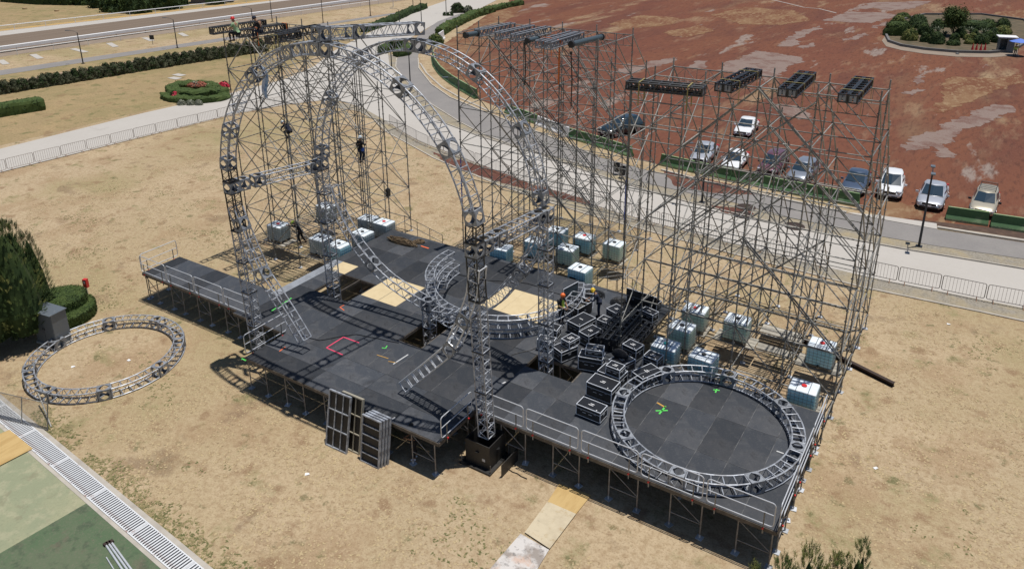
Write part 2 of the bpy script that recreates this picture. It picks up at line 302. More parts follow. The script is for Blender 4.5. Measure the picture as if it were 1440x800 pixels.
def strip_path(name, pts, w, h, m, z0=0.0):
    "kerb: a low bar that follows ground points"
    q = MB(); n = len(pts); L = []; Rr = []
    for i in range(n):
        a = pts[max(i - 1, 0)]; b = pts[min(i + 1, n - 1)]; d = Vector((b[0] - a[0], b[1] - a[1], 0)).normalized(); k = Vector((-d.y, d.x, 0)) * w / 2
        p = Vector((pts[i][0], pts[i][1], 0)); L.append(p + k); Rr.append(p - k)
    for i in range(n - 1):
        a, b, c, d = L[i], L[i + 1], Rr[i + 1], Rr[i]
        q.add([(v.x, v.y, zz) for zz in (z0, h) for v in (a, b, c, d)], [(4, 5, 6, 7)[::-1], (0, 1, 5, 4), (2, 3, 7, 6), (1, 2, 6, 5), (3, 0, 4, 7)])
    return struct(q.build(name, m))
# ================================================================ GROUND AND SETTING
sheet('ground', [(-420, -160), (320, -160), (320, 520), (-420, 520)], 0.0, M_grass)
# left meadow beyond the footpath (greener)
sheet('meadow', GP((-300, 250), (0, 205), (200, 157), (340, 125), (470, 68), (560, 33), (600, 20), (300, 61.5), (0, 103), (-300, 144)), 0.006, M_grassgreen)
# racetrack belt along the far left
def belt(name, ya, yb, z, m, ext=True):
    "a strip given by its edges' rows at x = 0 and x = 240 of the photograph"
    def row(y0, y1): a = W(0, y0); b = W(240, y1); d = (b - a).normalized(); return a - d * 160, b + d * 260
    a0, a1 = row(*ya); b0, b1 = row(*yb)
    _SN[0] += 1; z += .00035 * _SN[0]; n = 28; q = MB()
    for i in range(n + 1): q.v += [(p.x, p.y, z) for p in (a0.lerp(a1, i / n), b0.lerp(b1, i / n))]
    q.f = [(2 * i, 2 * i + 1, 2 * i + 3, 2 * i + 2) for i in range(n)]; q.mi = [0] * n
    V_ = [Vector(q.v[k]) for k in q.f[0]]
    if (V_[1] - V_[0]).cross(V_[2] - V_[0]).z < 0: q.f = [f[::-1] for f in q.f]
    return struct(q.build(name, m))
belt('infield_grass', (42, 15), (-30, -45), 0.012, M_grassgreen)
belt('racetrack', (51, 21.5), (73, 40), 0.020, M_track)
belt('track_shoulder', (73, 40), (80.5, 46.8), 0.016, M_tracklight)
belt('concrete_apron', (44.5, 17.5), (51, 21.5), 0.024, M_concrete)
belt('ochre_verge', (42.3, 15.3), (44.5, 17.5), 0.028, M_ochre)
belt('asphalt_footpath', (99.5, 64.5), (106.5, 69.5), 0.020, M_asphalt)
sheet('sandy_path', GP((20, 122), (60, 110), (150, 98), (240, 80), (330, 66), (420, 52), (420, 50), (330, 62), (240, 76.5), (150, 93), (60, 106), (20, 116)), 0.014, M_sandpath)
# red parking field
sheet('parking_field', GP((672, 140), (760, 174), (830, 198), (890, 222), (930, 233), (1030, 254), (1110, 273), (1210, 293), (1240, 303), (1330, 320), (1440, 333), (1700, 372), (2300, 300), (2300, -70), (700, -90), (716, 3), (690, 18), (655, 42), (634, 56), (606, 74), (612, 92), (636, 116)), 0.010, M_redearth)
for i, pl in enumerate((
    ((1275, 206), (1288, 192), (1318, 180), (1342, 170), (1370, 158), (1400, 148), (1427, 149), (1428, 158), (1400, 168), (1372, 178), (1345, 192), (1330, 205), (1333, 214), (1326, 224), (1314, 222), (1306, 214), (1316, 207), (1298, 208), (1284, 215)),
    ((1006, 100), (1030, 85), (1062, 73), (1084, 74), (1128, 82), (1134, 88), (1110, 92), (1104, 101), (1080, 112), (1060, 104), (1044, 106), (1026, 100)),
    ((1158, 30), (1190, 17), (1235, 18), (1262, 22), (1250, 27), (1226, 33), (1206, 32)),
    ((1196, 15), (1226, 4), (1310, 2), (1285, 12), (1250, 16), (1228, 12)),
    ((1090, 66), (1120, 46), (1152, 37), (1150, 42), (1128, 54), (1112, 66)),
    ((1120, 66), (1146, 60), (1142, 66), (1126, 69)),
    ((1184, 57), (1214, 47), (1222, 50), (1200, 57)),
    ((868, 99), (886, 94), (924, 86), (950, 82), (952, 86), (930, 93), (898, 100), (880, 106)),
    ((966, 97), (985, 86), (998, 86), (988, 96)),
    ((1080, 150), (1098, 146), (1130, 152), (1140, 162), (1118, 168), (1104, 160)),
    ((1286, 108), (1296, 106), (1302, 116), (1292, 118)), ((1270, 132), (1284, 124), (1292, 126), (1282, 134)),
    ((1224, 39), (1248, 31), (1252, 34), (1232, 40)))):
    sheet('bare_asphalt_patch', GP(*pl), 0.022, M_patch, jag=0.9)
for pl in (((1212, 296), (1226, 280), (1240, 276), (1262, 284), (1292, 292), (1318, 298), (1332, 310), (1334, 319), (1240, 304)), ((634, 57), (655, 42), (692, 19), (716, 3), (736, 9), (722, 24), (694, 40), (672, 56), (656, 74), (648, 98), (668, 128), (672, 139), (640, 118), (613, 93), (606, 75)), ((1316, 158), (1330, 128), (1326, 112), (1352, 108), (1400, 112), (1440, 104), (1440, 116), (1400, 130), (1360, 144), (1330, 160)),
           ((1376, 30), (1400, 18), (1470, 12), (1470, 46), (1430, 52), (1402, 44)), ((1000, 22), (1050, 10), (1120, 16), (1140, 30), (1090, 36), (1040, 34)), ((856, 34), (900, 22), (960, 26), (940, 36), (880, 42)), ((930, 46), (985, 36), (1010, 44), (960, 54))):
    sheet('dust_patch', GP(*pl), 0.0205, M_dustpatch, jag=0.7)
strip_path('kerb_arc', GP((1084, 0), (1106, 5), (1130, 11), (1152, 13), (1176, 19)), 0.3, 0.05, M_concrete)
# broad concrete promenade, both branches
sheet('promenade', GP((-400, 300), (0, 210), (80, 190), (200, 160), (280, 142), (340, 128), (400, 112), (440, 95), (470, 72), (520, 46), (600, 11), (660, -10), (740, -30), (760, -8), (700, 0), (664, 18), (634, 25), (616, 31.5), (598, 42), (575, 55), (545, 72), (548, 92), (563, 118), (590, 152), (620, 172), (678, 193.6), (757.5, 217), (823.5, 241), (870, 257), (909.6, 268.5), (970, 285.5), (1034, 301), (1118, 321), (1200, 337.6), (1267, 350), (1357, 364.8), (1440, 378.7), (1800, 440), (1800, 490), (1440, 434), (1335, 413), (1218, 389.5), (1100, 361), (1007, 337), (951, 322), (868, 300), (800, 277), (744, 258), (705, 243.6), (652, 222.5), (610, 207), (580, 194), (538, 168), (510, 152), (475, 142), (450, 142), (400, 148), (330, 161), (200, 193), (120, 213), (0, 243), (-400, 345)), 0.020, M_concrete)
# road beyond the promenade
road_hi = ((669, 15), (655.6, 24.4), (633, 37.8), (615.6, 47.8), (598, 62), (588, 78), (588.6, 96), (607, 119.6), (633.5, 138), (678, 156.5), (704.7, 167), (770, 192), (840, 221), (909, 240), (1018, 264), (1110, 284), (1200, 302.5), (1317, 323.2), (1440, 342), (1700, 384))
road_lo = ((1700, 408), (1440, 364.8), (1317, 346.6), (1227, 331), (1110, 306), (1034, 286), (970, 272), (909, 258), (840, 238), (784, 222), (720, 204), (678, 188), (646.6, 172), (607, 147), (580.7, 125), (564, 107), (556.7, 95), (557.8, 84), (574, 62), (600, 42), (615.6, 31), (640, 22), (660, 16))
sheet('road', GP(*(road_hi + road_lo)), 0.026, M_asphalt)
sheet('verge', GP((545, 72), (558, 82), (557, 95), (565, 107), (581, 125), (607, 147.5), (647, 172.5), (678, 188.5), (720, 204.5), (784, 222.5), (840, 238.5), (909, 258.5), (970, 272.5), (1034, 286.5), (1110, 306.5), (1227, 331.5), (1317, 347), (1440, 365.3), (1700, 408), (1700, 424), (1440, 378.5), (1357, 364.5), (1267, 349.8), (1200, 337.3), (1118, 320.7), (1034, 300.7), (970, 285), (909.6, 268), (870, 256.5), (823.5, 240.7), (757.5, 216.7), (678, 193.2), (620, 171.7), (590, 151.5), (563, 117.5), (548, 91.5)), 0.023, M_gravel)
sheet('verge_grass', GP((588.6, 80), (598, 64), (606, 74), (612, 92), (636, 116), (672, 140), (760, 176), (830, 200), (890, 224), (930, 235), (1030, 256), (1110, 275), (1210, 295), (1240, 305), (1330, 321), (1440, 334), (1700, 374), (1700, 384), (1440, 341.5), (1317, 322.7), (1200, 302), (1110, 283.5), (1018, 263.5), (909, 239.5), (840, 220.5), (770, 191.5), (704.7, 166.5), (678, 156), (633.5, 137.5), (607, 119)), 0.018, M_grass)
sheet('dark_soil_bed', GP((1285, 309), (1330, 314), (1440, 326), (1600, 350), (1600, 366), (1440, 337), (1330, 319), (1290, 313)), 0.024, M_darksoil)
for pl in (((930, 240), (990, 252), (1040, 262), (1060, 275), (1000, 272), (950, 262)), ((607, 214), (640, 224), (700, 240), (744, 258), (830, 283), (830, 290), (744, 268), (680, 250), (630, 232)), ((1000, 290), (1045, 293), (1060, 302), (1020, 300))):
    sheet('red_soil_patch', GP(*pl), 0.029, M_redsoil, jag=0.25)
# gravel strip and white kerb that edge the lawn
lawn_edge = ((470, 151), (506.5, 157), (525, 168), (545, 187), (567.5, 199), (609.7, 222.5), (650, 240), (705, 262), (760, 281), (830, 303), (900, 322), (980, 344), (1060, 365), (1140, 385), (1209, 403.5), (1312.5, 425), (1380, 439), (1440, 452), (1800, 525))
sheet('gravel_strip', GP(*([(470, 143), (510, 152), (538, 168), (580, 194), (610, 207), (652, 222.5), (705, 243.6), (744, 258), (800, 277), (868, 300), (951, 322), (1007, 337), (1100, 361), (1218, 389.5), (1335, 413), (1440, 434), (1800, 490)] + list(reversed(lawn_edge)))), 0.016, M_gravel)
strip_path('lawn_kerb', GP(*lawn_edge), 0.14, 0.06, M_kerb)
strip_path('road_kerb', GP((588, 83), (589, 97), (607, 119.8), (633.5, 138.2), (678, 156.8), (704.7, 167.2), (770, 192), (840, 221)), 0.16, 0.12, M_kerb)
strip_path('gutter_kerb', GP((591, 90), (600, 104), (622, 124), (650, 140), (690, 158)), 0.25, 0.10, M_kerb)
strip_path('verge_kerb', GP((558, 82), (556.5, 95), (565, 107.5), (581, 125.5), (607, 147.7), (647, 172.7), (678, 189), (720, 204.7), (784, 222.7), (840, 239)), 0.14, 0.10, M_kerb)
strip_path('promenade_kerb', GP((620, 172.3), (678, 193.9), (757.5, 217.4), (823.5, 241.5), (909.6, 269), (970, 286), (1034, 301.5), (1118, 321.5), (1200, 338), (1267, 350.6), (1357, 365.4), (1440, 379.2), (1700, 424)), 0.10, 0.12, M_kerb)
sheet('pale_apron', GP((1190, 299), (1240, 304), (1317, 315), (1318, 323), (1200, 302)), 0.031, M_concrete)
strip_path('road_wall_kerb', GP((1318, 321), (1380, 331), (1440, 340), (1600, 364)), 0.3, 0.14, M_kerb)
strip_path('road_wall_kerb', GP((930, 240), (990, 256), (1090, 279), (1190, 300)), 0.25, 0.14, M_kerb)
for i, (a, b) in enumerate((((0, 85), (9, 91)), ((46, 77), (57, 83)), ((102, 69), (121, 74)), ((153, 61), (163, 66.5)), ((203, 53.5), (214, 58)), ((253, 47), (262, 51.5)))):
    p, q = W(*a), W(*b); d = (q - p); k = Vector((-d.y, d.x, 0)).normalized() * .45
    sheet('drain_slab', [p - k, q - k, q + k, p + k], 0.022, M_concrete)
for c in ((246, 110.5), (140, 180), (252, 106)):
    p = W(*c); sheet('concrete_slab', [p + Vector(v) for v in ((-.9, -.5, 0), (.9, -.5, 0), (.9, .5, 0), (-.9, .5, 0))], 0.024, M_concrete)
# manholes in the verge
for i, c in enumerate(((1049, 292.5), (1117, 319), (1044, 303))):
    p = W(*c)
    o = MB().lathe((0, 0, 0), [(.7, 0.0), (.7, .05), (.55, .06), (.55, .04)], 20).build('manhole_cover', M_rustbeam); o.location = (p.x, p.y, .02)
    tag(o, ['round manhole cover on red soil beside the road', 'dark manhole cover in the dry verge nearest the promenade', 'rusty manhole cover at the verge edge behind the right scaffold'][i], 'manhole', 'manhole covers in the verge')
# hedge-like darkness beyond the infield: far trees
# ---------------------------------------------------------------- sports court, channel, plywood
sheet('court_beige', GP((-200, 640), (-60, 560), (0, 598), (129, 704), (245, 803), (400, 940), (-200, 1100)), 0.008, M_courtb)
sheet('court_green', GP((0, 778.5), (129, 703.8), (245, 803), (380, 925), (100, 1000), (-220, 905)), 0.013, M_courtg)
g0, g1 = W(-30, 537), W(370, 869); gd = (g1 - g0).normalized(); gk = Vector((gd.y, -gd.x, 0))
if (W(100, 690) - g0).dot(gk) < 0: gk = -gk
GW = (W(100, 682) - g0).dot(gk)
def gp(t, s): return g0 + gd * t + gk * s
GL = (g1 - g0).length
strip_path('channel_kerb', [gp(0, -.09), gp(GL, -.09)], .18, 0.05, M_kerb)
strip_path('channel_kerb', [gp(0, GW + .07), gp(GL, GW + .07)], .14, 0.04, M_kerb)
sheet('channel_shade_sheet', [gp(0, 0), gp(GL, 0), gp(GL, GW), gp(0, GW)], 0.010, M_recess_shade)  # flat black sheet, the channel's inner shade as colour
ang = math.atan2(gd.y, gd.x); PL = 3.02
bar_me = MB().box((0, 0, 0), (.066, GW - .10, .03)).mesh('bar', M_grate)
n = min(7, int(GL / PL))
pos_lbl = ['white slatted drain grate at the left picture edge', 'white slatted drain grate beside the loose plywood sheet and mesh fence', 'white slatted drain grate alongside the beige court', 'white slatted drain grate where beige court meets green court', 'white slatted drain grate alongside the loose pipes', 'white slatted drain grate cut by the bottom picture edge', 'white slatted drain grate beyond the bottom picture edge']
for i in range(n):
    c = gp(i * PL + PL / 2, GW / 2)
    t = thing('drain_grate', pos_lbl[min(i, 6)], 'drain grate', (c.x, c.y, .035), ang, 'slatted grates over the drainage channel')
    q = MB()
    for s in (-1, 1): q.box((0, s * (GW / 2 - .03), 0), (PL - .004, .045, .05)); q.box((s * (PL / 2 - .02), 0, 0), (.03, GW - .06, .045))
    q.build('frame', M_grate, t)
    k = int((PL - .14) / .122)
    for j in range(k): link('bar', bar_me, t, (-PL / 2 + .015 + (j + .5) * (PL - .03) / k, 0, .004))
def board(name, quad, m, label, cat, z=0.02, th=.02, group=None):
    q = MB().prism([(p.x, p.y) for p in quad], z, z + th)
    return tag(q.build(name, m), label, cat, group)
board('plywood_sheet', GP((-70, 640), (14, 606), (46.5, 632.5), (-30, 672)), M_plyo, 'honey coloured plywood sheet lying on the beige court', 'plywood', z=.06)
board('plywood_sheet', [W(787, 680), W(831, 697), W(809, 724.5), W(769, 707.5)], M_plyo, 'orange plywood sheet half in the shade of the stage', 'plywood', z=.02, group='plywood sheets leading to the stage')
board('plywood_sheet', [W(770, 706.5), W(810, 724), W(773, 773), W(738, 750)], M_plyw, 'cream plywood sheet, middle one of the row leading to the stage', 'plywood', z=.05, group='plywood sheets leading to the stage')
board('plywood_sheet', [W(732, 751), W(772, 773.5), W(738, 830), W(670, 822)], M_plyp, 'peeling white plywood sheet at the bottom picture edge', 'plywood', z=.02, group='plywood sheets leading to the stage')
# loose pipes on the court
for i, (a, b) in enumerate((((149, 767), (175, 806)), ((153, 765), (182, 806)), ((157, 763.5), (188, 806)), ((150, 785), (163, 806)))):
    A, B = W(*a), W(*b); A.z = B.z = .06
    t = thing('scaffold_pipe', ['first of three parallel steel pipes on the green court, left one', 'middle one of three parallel steel pipes on the green court', 'right one of three parallel steel pipes on the green court', 'short thin steel pipe left of the three parallel ones'][i], 'pipe', A, 0, 'loose pipes on the court')
    MB().tube(A, B, .035 if i < 3 else .02, 8).build('tube', M_rail, t, world=True)
    if i < 3: MB().box(A + Vector((0, 0, .02)), (.14, .14, .07), ang).build('end_fitting', M_rustbeam, t, world=True)
# dark steel beam
A, B = W(1108, 467, .12), W(1257, 541, .12); t = thing('steel_beam', 'long dark rusty steel beam lying on the dry grass by the right scaffold', 'steel beam', (A.x, A.y, 0))
d = (B - A); rz = math.atan2(d.y, d.x); c = (A + B) / 2
for z, h, w in ((.02, .02, .2), (.12, .18, .02), (.22, .02, .2)): MB().box((c.x, c.y, z), (d.length, w, h), rz).build('flange' if w > .1 else 'web', M_rustbeam, t, world=True)
# mesh fence panel, bottom left
a, b = W(-40, 580), W(67, 606); t = thing('mesh_fence', 'low grey wire mesh fence leaning beside the drainage channel', 'fence', (b.x, b.y, 0))
d = (b - a); L = d.length; d.normalize(); lean = Vector((-d.y, d.x, 0)) * 0.25
def fpt(s, h): return a + d * s + lean * h + Vector((0, 0, h))
for s in (0, L / 3, 2 * L / 3, L): MB().tube(fpt(s, 0), fpt(s, 1.25), .025, 6).build('post', M_galv, t, world=True)
for h in (.05, 1.22): MB().tube(fpt(0, h), fpt(L, h), .018, 6).build('rail', M_galv, t, world=True)
q = MB(); k = int(L / .08)
for i in range(-14, k): 
    s0, s1 = i * .08, i * .08 + 1.15
    h0, h1 = .05, 1.2
    if s0 < 0: h0 += -s0; s0 = 0
    if s1 > L: h1 -= (s1 - L); s1 = L
    if h1 > h0: q.tube(fpt(s0, h0), fpt(s1, h1), .004, 3, caps=False); q.tube(fpt(L - s0, h0), fpt(L - s1, h1), .004, 3, caps=False)
q.build('wire_mesh', M_galv, t, world=True)
t = thing('leaning_prop', 'thin steel prop leaning on the ground truss ring', 'prop', (W(72, 600).x, W(72, 600).y, 0))
MB().tube(W(72, 600, .02), W(54, 553, .62), .03, 8).build('tube', M_galv, t, world=True)
for s in (.35, .8):
    c = W(72, 600, .02).lerp(W(54, 553, .62), s); MB().tube(c - Vector((0, 0, .03)), c + Vector((0, 0, .03)), .045, 8).build('coupler', M_rustbeam, t, world=True)
# ================================================================ TRUSSES
def WY(px, py, y):
    d = (px - CX) / F * CR + (CY - py) / F * CU + CF
    return Vector((0, 0, H)) + d * (y / d.y)
HS = 0.235
def frames(pts, B):
    "stations along a centre line; B is the fixed side direction"
    B = Vector(B).normalized(); out = []
    for i, p in enumerate(pts):
        d = (pts[min(i + 1, len(pts) - 1)] - pts[max(i - 1, 0)]).normalized(); N = B.cross(d).normalized(); out.append((p, N, B))
    return out
def truss(parent, st, m=M_alu, name='truss_segment', lace_all=False, r=.033, step=None):
    "four chords with rungs; the zigzag lacing is a child mesh"
    pts = [s[0] for s in st]; q = MB(); L = MB(); n = len(st)
    ch = []
    for a, b in ((1, 1), (1, -1), (-1, -1), (-1, 1)):
        c = [p + N * HS * a + B * HS * b for p, N, B in st]; ch.append(c); q.path(c, r, 6)
    for i in range(n):
        for a, b in ((0, 1), (2, 3)): q.tube(ch[a][i], ch[b][i], .026, 5, caps=False)
        if i in (0, n - 1):
            for a, b in ((1, 2), (3, 0)): q.tube(ch[a][i], ch[b][i], .026, 5, caps=False)
    for i in range(n - 1):
        for a, b in ((1, 2), (3, 0)) + (((0, 1), (2, 3)) if lace_all else ()):
            mid = (ch[b][i] + ch[b][i + 1]) / 2
            L.tube(ch[a][i], mid, .0135, 4, caps=False); L.tube(mid, ch[a][i + 1], .0135, 4, caps=False)
    o = q.build(name, m, parent, world=True)
    L.build('lacing', m, o, world=True)
    return o
def resample(pts, step):
    L = [0]
    for a, b in zip(pts, pts[1:]): L.append(L[-1] + (b - a).length)
    n = max(2, round(L[-1] / step) + 1); out = []
    for k in range(n):
        s = L[-1] * k / (n - 1)
        for i in range(len(pts) - 1):
            if s <= L[i + 1] + 1e-9: out.append(pts[i].lerp(pts[i + 1], (s - L[i]) / (L[i + 1] - L[i]))); break
    return out
def _plate(q, c, n, a, hs, holes=.84):
    "square plate with an eight-sided hole, 12 mm thick"
    n = Vector(n); a = Vector(a); b = n.cross(a); t = .012
    o = [(-1, -1), (0, -1), (1, -1), (1, 0), (1, 1), (0, 1), (-1, 1), (-1, 0)]
    k = holes; i_ = [(-.6 * k, -.6 * k), (0, -1 * k), (.6 * k, -.6 * k), (1 * k, 0), (.6 * k, .6 * k), (0, k), (-.6 * k, .6 * k), (-k, 0)]
    vs = []
    for z in (0, -t):
        for P in (o, i_): vs += [Vector(c) + n * z + (a * x + b * y) * hs for x, y in P]
    fs = []
    for j in range(8):
        l = (j + 1) % 8
        fs += [(j, l, 8 + l, 8 + j), (16 + l, 16 + j, 24 + j, 24 + l), (j, 16 + j, 16 + l, l), (8 + l, 24 + l, 24 + j, 8 + j)]
    q.add(vs, fs)
_b = MB()
for n_, a_ in (((1, 0, 0), (0, 1, 0)), ((-1, 0, 0), (0, 1, 0)), ((0, 1, 0), (1, 0, 0)), ((0, -1, 0), (1, 0, 0)), ((0, 0, 1), (1, 0, 0)), ((0, 0, -1), (1, 0, 0))):
    _plate(_b, Vector(n_) * .27, n_, a_, .27)
BOX = {m_: _b.mesh('corner_box', m_) for m_ in (M_aluplate, M_blacktruss)}
def corner_box(parent, c, N, B, m=M_aluplate, name='corner_box'):
    T = Vector(N).cross(Vector(B)); o = link(name, BOX[m], parent)
    Mx = Matrix((T, N, B)).transposed(); o.rotation_euler = Mx.to_euler(); o.location = Vector(c) - parent_loc(parent); return o
Y, Z = Vector((0, 1, 0)), Vector((0, 0, 1))
def circ(c, r, a, y): a = radians(a); return Vector((c[0] + r * cos(a), y, c[1] + r * sin(a)))
def rad(a): a = radians(a); return Vector((cos(a), 0, sin(a)))
YF, YR = 21.2, 26.1
loop = thing('loop_truss_structure', 'tall silver loop shaped truss structure of two arches joined by beams on the black stage', 'truss structure', (-22, 23.6, 0))
def arch(c, r, boxes, y, arc_m=M_alu):
    for a in boxes: corner_box(loop, circ(c, r, a, y), rad(a), Y)
    for a0, a1 in zip(boxes, boxes[1:]):
        da = math.degrees(.29 / r)
        if a1 - a0 < 3 * da: continue
        k = max(3, round(radians(a1 - a0) * r / .60)); A = [a0 + da + (a1 - a0 - 2 * da) * i / k for i in range(k + 1)]
        truss(loop, [(circ(c, r, a, y), rad(a), Y) for a in A])
arch((-22.05, 9.2), 7.0, [12, 34, 58, 88.5, 93.2, 106, 128, 157, 171], YF)
arch((-21.65, 9.2), 6.42, [5, 32, 60, 86, 91, 120, 149, 176], YR)
def vseg(x, y, z0, z1, m=M_alu, x1=None):
    x1 = x if x1 is None else x1; n = max(1, round((z1 - z0) / .5)); P = [Vector((x + (x1 - x) * i / n, y, z0 + (z1 - z0) * i / n)) for i in range(n + 1)]
    o = truss(loop, frames(P, Y), m, 'tower_section', True)
def plate_ring(x, y, z, m=M_blacktruss):
    q = MB()
    for s in (-1, 1): q.box((x + s * .245, y, z), (.06, .55, .05)); q.box((x, y + s * .245, z), (.43, .06, .052))
    q.build('joint_plate', m, loop, world=True)
def tower(x0, x1, y, z0, cubez, blk=(), steps=None):
    zs = steps; top = cubez - .27
    fx = lambda z: x0 + (x1 - x0) * (z - z0) / (cubez - z0)
    edges = [z0] + list(zs) + [top]
    for a, b in zip(edges, edges[1:]):
        mm = M_blacktruss if any(p <= (a + b) / 2 <= q for p, q in blk) else M_alu
        vseg(fx(a), y, a + .02, b - .02, mm, fx(b)); plate_ring(fx(b), y, b)
    corner_box(loop, (fx(cubez), y, cubez), Z, Y)
tower(-14.85, -15.22, YF, 1.19, 9.37, [(6.9, 9.3)], [3.3, 5.1, 7.3])
tower(-14.9, -15.0, YR, .05, 9.1, [], [2.0, 3.9, 5.8, 7.5])
tower(-28.55, -28.95, YF, .05, 9.15, [(7.1, 9.1)], [2.0, 3.8, 5.4, 7.0])
tower(-28.15, -28.2, YR, .05, 9.0, [], [2.0, 3.9, 5.8, 7.4])
tower(-21.6, -21.6, YR, .05, 2.86, [], [1.6])
# black sections above the front tower tops
vseg(-15.22, YF, 9.68, 10.36, M_blacktruss, -15.2); plate_ring(-15.22, YF, 9.66); vseg(-28.95, YF, 9.46, 10.05, M_blacktruss, -28.97); plate_ring(-28.95, YF, 9.44)
# cross beams (front to rear)
def beam(a, b, mids=(.16, .84)):
    d = (b - a).normalized(); B = Vector((-d.y, d.x, 0)).normalized(); N = B.cross(d)
    marks = [0] + [m for m in mids] + [1]; L = (b - a).length
    for m_ in marks: corner_box(loop, a.lerp(b, m_), N, B)
    for s0, s1 in zip(marks, marks[1:]):
        e = .29 / L
        if s1 - s0 < 3 * e: continue
        P = resample([a.lerp(b, s0 + e), a.lerp(b, s1 - e)], .5); truss(loop, [(p, N, B) for p in P], M_alu, 'beam_section')
beam(Vector((-15.18, YF + .56, 9.35)), Vector((-15.05, YR - .56, 9.12)), (.24,))
beam(Vector((-28.9, YF + .56, 9.15)), Vector((-28.2, YR - .56, 9.0)), (.20,))
beam(Vector((-22.25, YF, 16.50 + .27)), Vector((-21.55, YR, 15.82 + .54)), (.33,))
# descending tails
def tail(px, y, boxes=(), step=.5, name='tail_segment', swap=False):
    P = [WY(a, b, y) for a, b in px]; cuts = [0] + sorted(boxes) + [len(P) - 1]
    for i, j in zip(cuts, cuts[1:]):
        if j <= i: continue
        seg = resample(P[i:j + 1], .06)
        k0 = 5 if i in boxes else 0; k1 = len(seg) - (5 if j in boxes else 0)
        seg = seg[k0:k1]
        if len(seg) > 3: truss(loop, [(p_, b_, n_) if swap else (p_, n_, b_) for p_, n_, b_ in frames(resample(seg, step), -Y)], M_rail if swap else M_alu, name)
    for b in boxes:
        d = (P[b + 1] - P[b - 1]).normalized(); corner_box(loop, P[b], Y.cross(d), Y)
tail(((330, 290), (340, 315), (352, 345), (370, 385), (388, 412), (408, 443), (429, 478)), YF, (1, 3))
tail(((672, 375), (668, 415), (655, 448), (636, 488), (606, 513), (571, 541)), YF, (2, 3), swap=True)
tail(((466, 262), (474, 290), (486, 315), (504, 345), (525, 371), (545, 391), (572, 410), (596, 424)), YR, (4,))
tail(((761, 325), (752, 352), (733, 383), (700, 420), (668, 438), (636, 445), (612, 440)), YR, (2,))

# --- flat rings
def ring(name, label, c, r, z, boxes, rot, group=None):
    t = thing(name, label, 'truss ring', (c[0], c[1], 0), 0, group)
    for i in range(boxes):
        a = rot + 360 / boxes * i; ar = radians(a); N = Vector((cos(ar), sin(ar), 0)); corner_box(t, Vector((c[0], c[1], z)) + N * r, N, Z)
        b0 = a + math.degrees(.29 / r); b1 = a + 360 / boxes - math.degrees(.29 / r); k = 5
        st = []
        for j in range(k + 1):
            aa = radians(b0 + (b1 - b0) * j / k); Nn = Vector((cos(aa), sin(aa), 0)); st.append((Vector((c[0], c[1], z)) + Nn * r, Nn, Z))
        truss(t, [(p, B, N) for p, N, B in st])
    return t
ring('truss_ring', 'complete silver truss ring lying on the dry grass left of the stage', (-35.01, 17.11), 3.36, .28, 8, 12, 'complete truss rings')
ring('truss_ring', 'complete silver truss ring lying on the black stage at its right end', (-7.29, 25.55), 3.46, 1.72 + .27, 8, 3, 'complete truss rings')
def loose_arc(label, z, a0, a1, r=3.92, c=(-19.95, 30.45), boxes=()):
    m_ = radians((a0 + a1) / 2); t = thing('curved_truss', label, 'curved truss', (c[0] + r * cos(m_), c[1] + r * sin(m_), 1.7), 0, 'curved trusses stacked at mid stage')
    k = max(3, round(radians(a1 - a0) * r / .5)); parts = 1 + int((a1 - a0) > 70) + int((a1 - a0) > 140)
    for s in range(parts):
        st = []; kk = k // parts
        for j in range(kk + 1):
            aa = radians(a0 + (a1 - a0) * (s + (j / kk) * .992) / parts); Nn = Vector((cos(aa), sin(aa), 0)); st.append((Vector((c[0], c[1], z)) + Nn * r, Z, Nn))
        truss(t, st)
loose_arc('lowest of the stacked curved trusses, its underside on the black stage', 1.95, 192, 376, 3.9)
loose_arc('second layer of the stacked curved trusses, long arc around the cream plywood', 2.46, 186, 388, 3.92)
loose_arc('short curved truss on top of the stack at its left end', 2.97, 172, 226, 3.92)
loose_arc('short curved truss leaning inside the left end of the stack', 2.46, 176, 214, 3.35)
loose_arc('short curved truss beside the right end of the stack behind the open case', 1.95, 372, 398, 4.45)

# ================================================================ STAGE
stage = thing('stage_platform', 'large low stage of black plywood panels on steel support frames', 'stage', (-18, 26, 0))
DZ = 1.70; PU, PV = 1.22, 2.44
holes = [(-15.72, 25.55, -13.30, 26.62), (-22.0, 24.2, -20.62, 27.05), (-29.2, 25.65, -26.75, 27.9)]
def subtract(rect, hole):
    x0, y0, x1, y1 = rect; a0, b0, a1, b1 = hole
    if a1 <= x0 or a0 >= x1 or b1 <= y0 or b0 >= y1: return [rect]
    out = []
    if b0 > y0: out.append((x0, y0, x1, b0)); y0 = b0
    if b1 < y1: out.append((x0, b1, x1, y1)); y1 = b1
    if a0 > x0: out.append((x0, y0, a0, y1))
    if a1 < x1: out.append((a1, y0, x1, y1))
    return out
def lay(x0, y0, x1, y1, du, dv, off=0):
    cells = []; x = x1
    k = 0
    while x > x0 + .05:
        xa = max(x - du, x0); y = y0 - (off if k % 2 else 0)
        while y < y1 - .02:
            ya, yb = max(y, y0), min(y + dv, y1)
            if yb - ya > .05: cells.append((xa, ya, x, yb))
            y += dv
        x = xa; k += 1
    return cells
cells = lay(-12.04, 21.72, -3.5, 29.1, PU, PV) + lay(-30.94, 21.72, -12.04, 34.15, PU, PV) + lay(-27.1, 19.28, -15.8, 21.72, 2.44, 1.22) + lay(-39.14, 21.98, -30.94, 24.42, 1.22, 2.44)
for h in holes: cells = [r for c in cells for r in subtract(c, h)]
cells = [c for c in cells if (c[2] - c[0]) > .06 and (c[3] - c[1]) > .06]
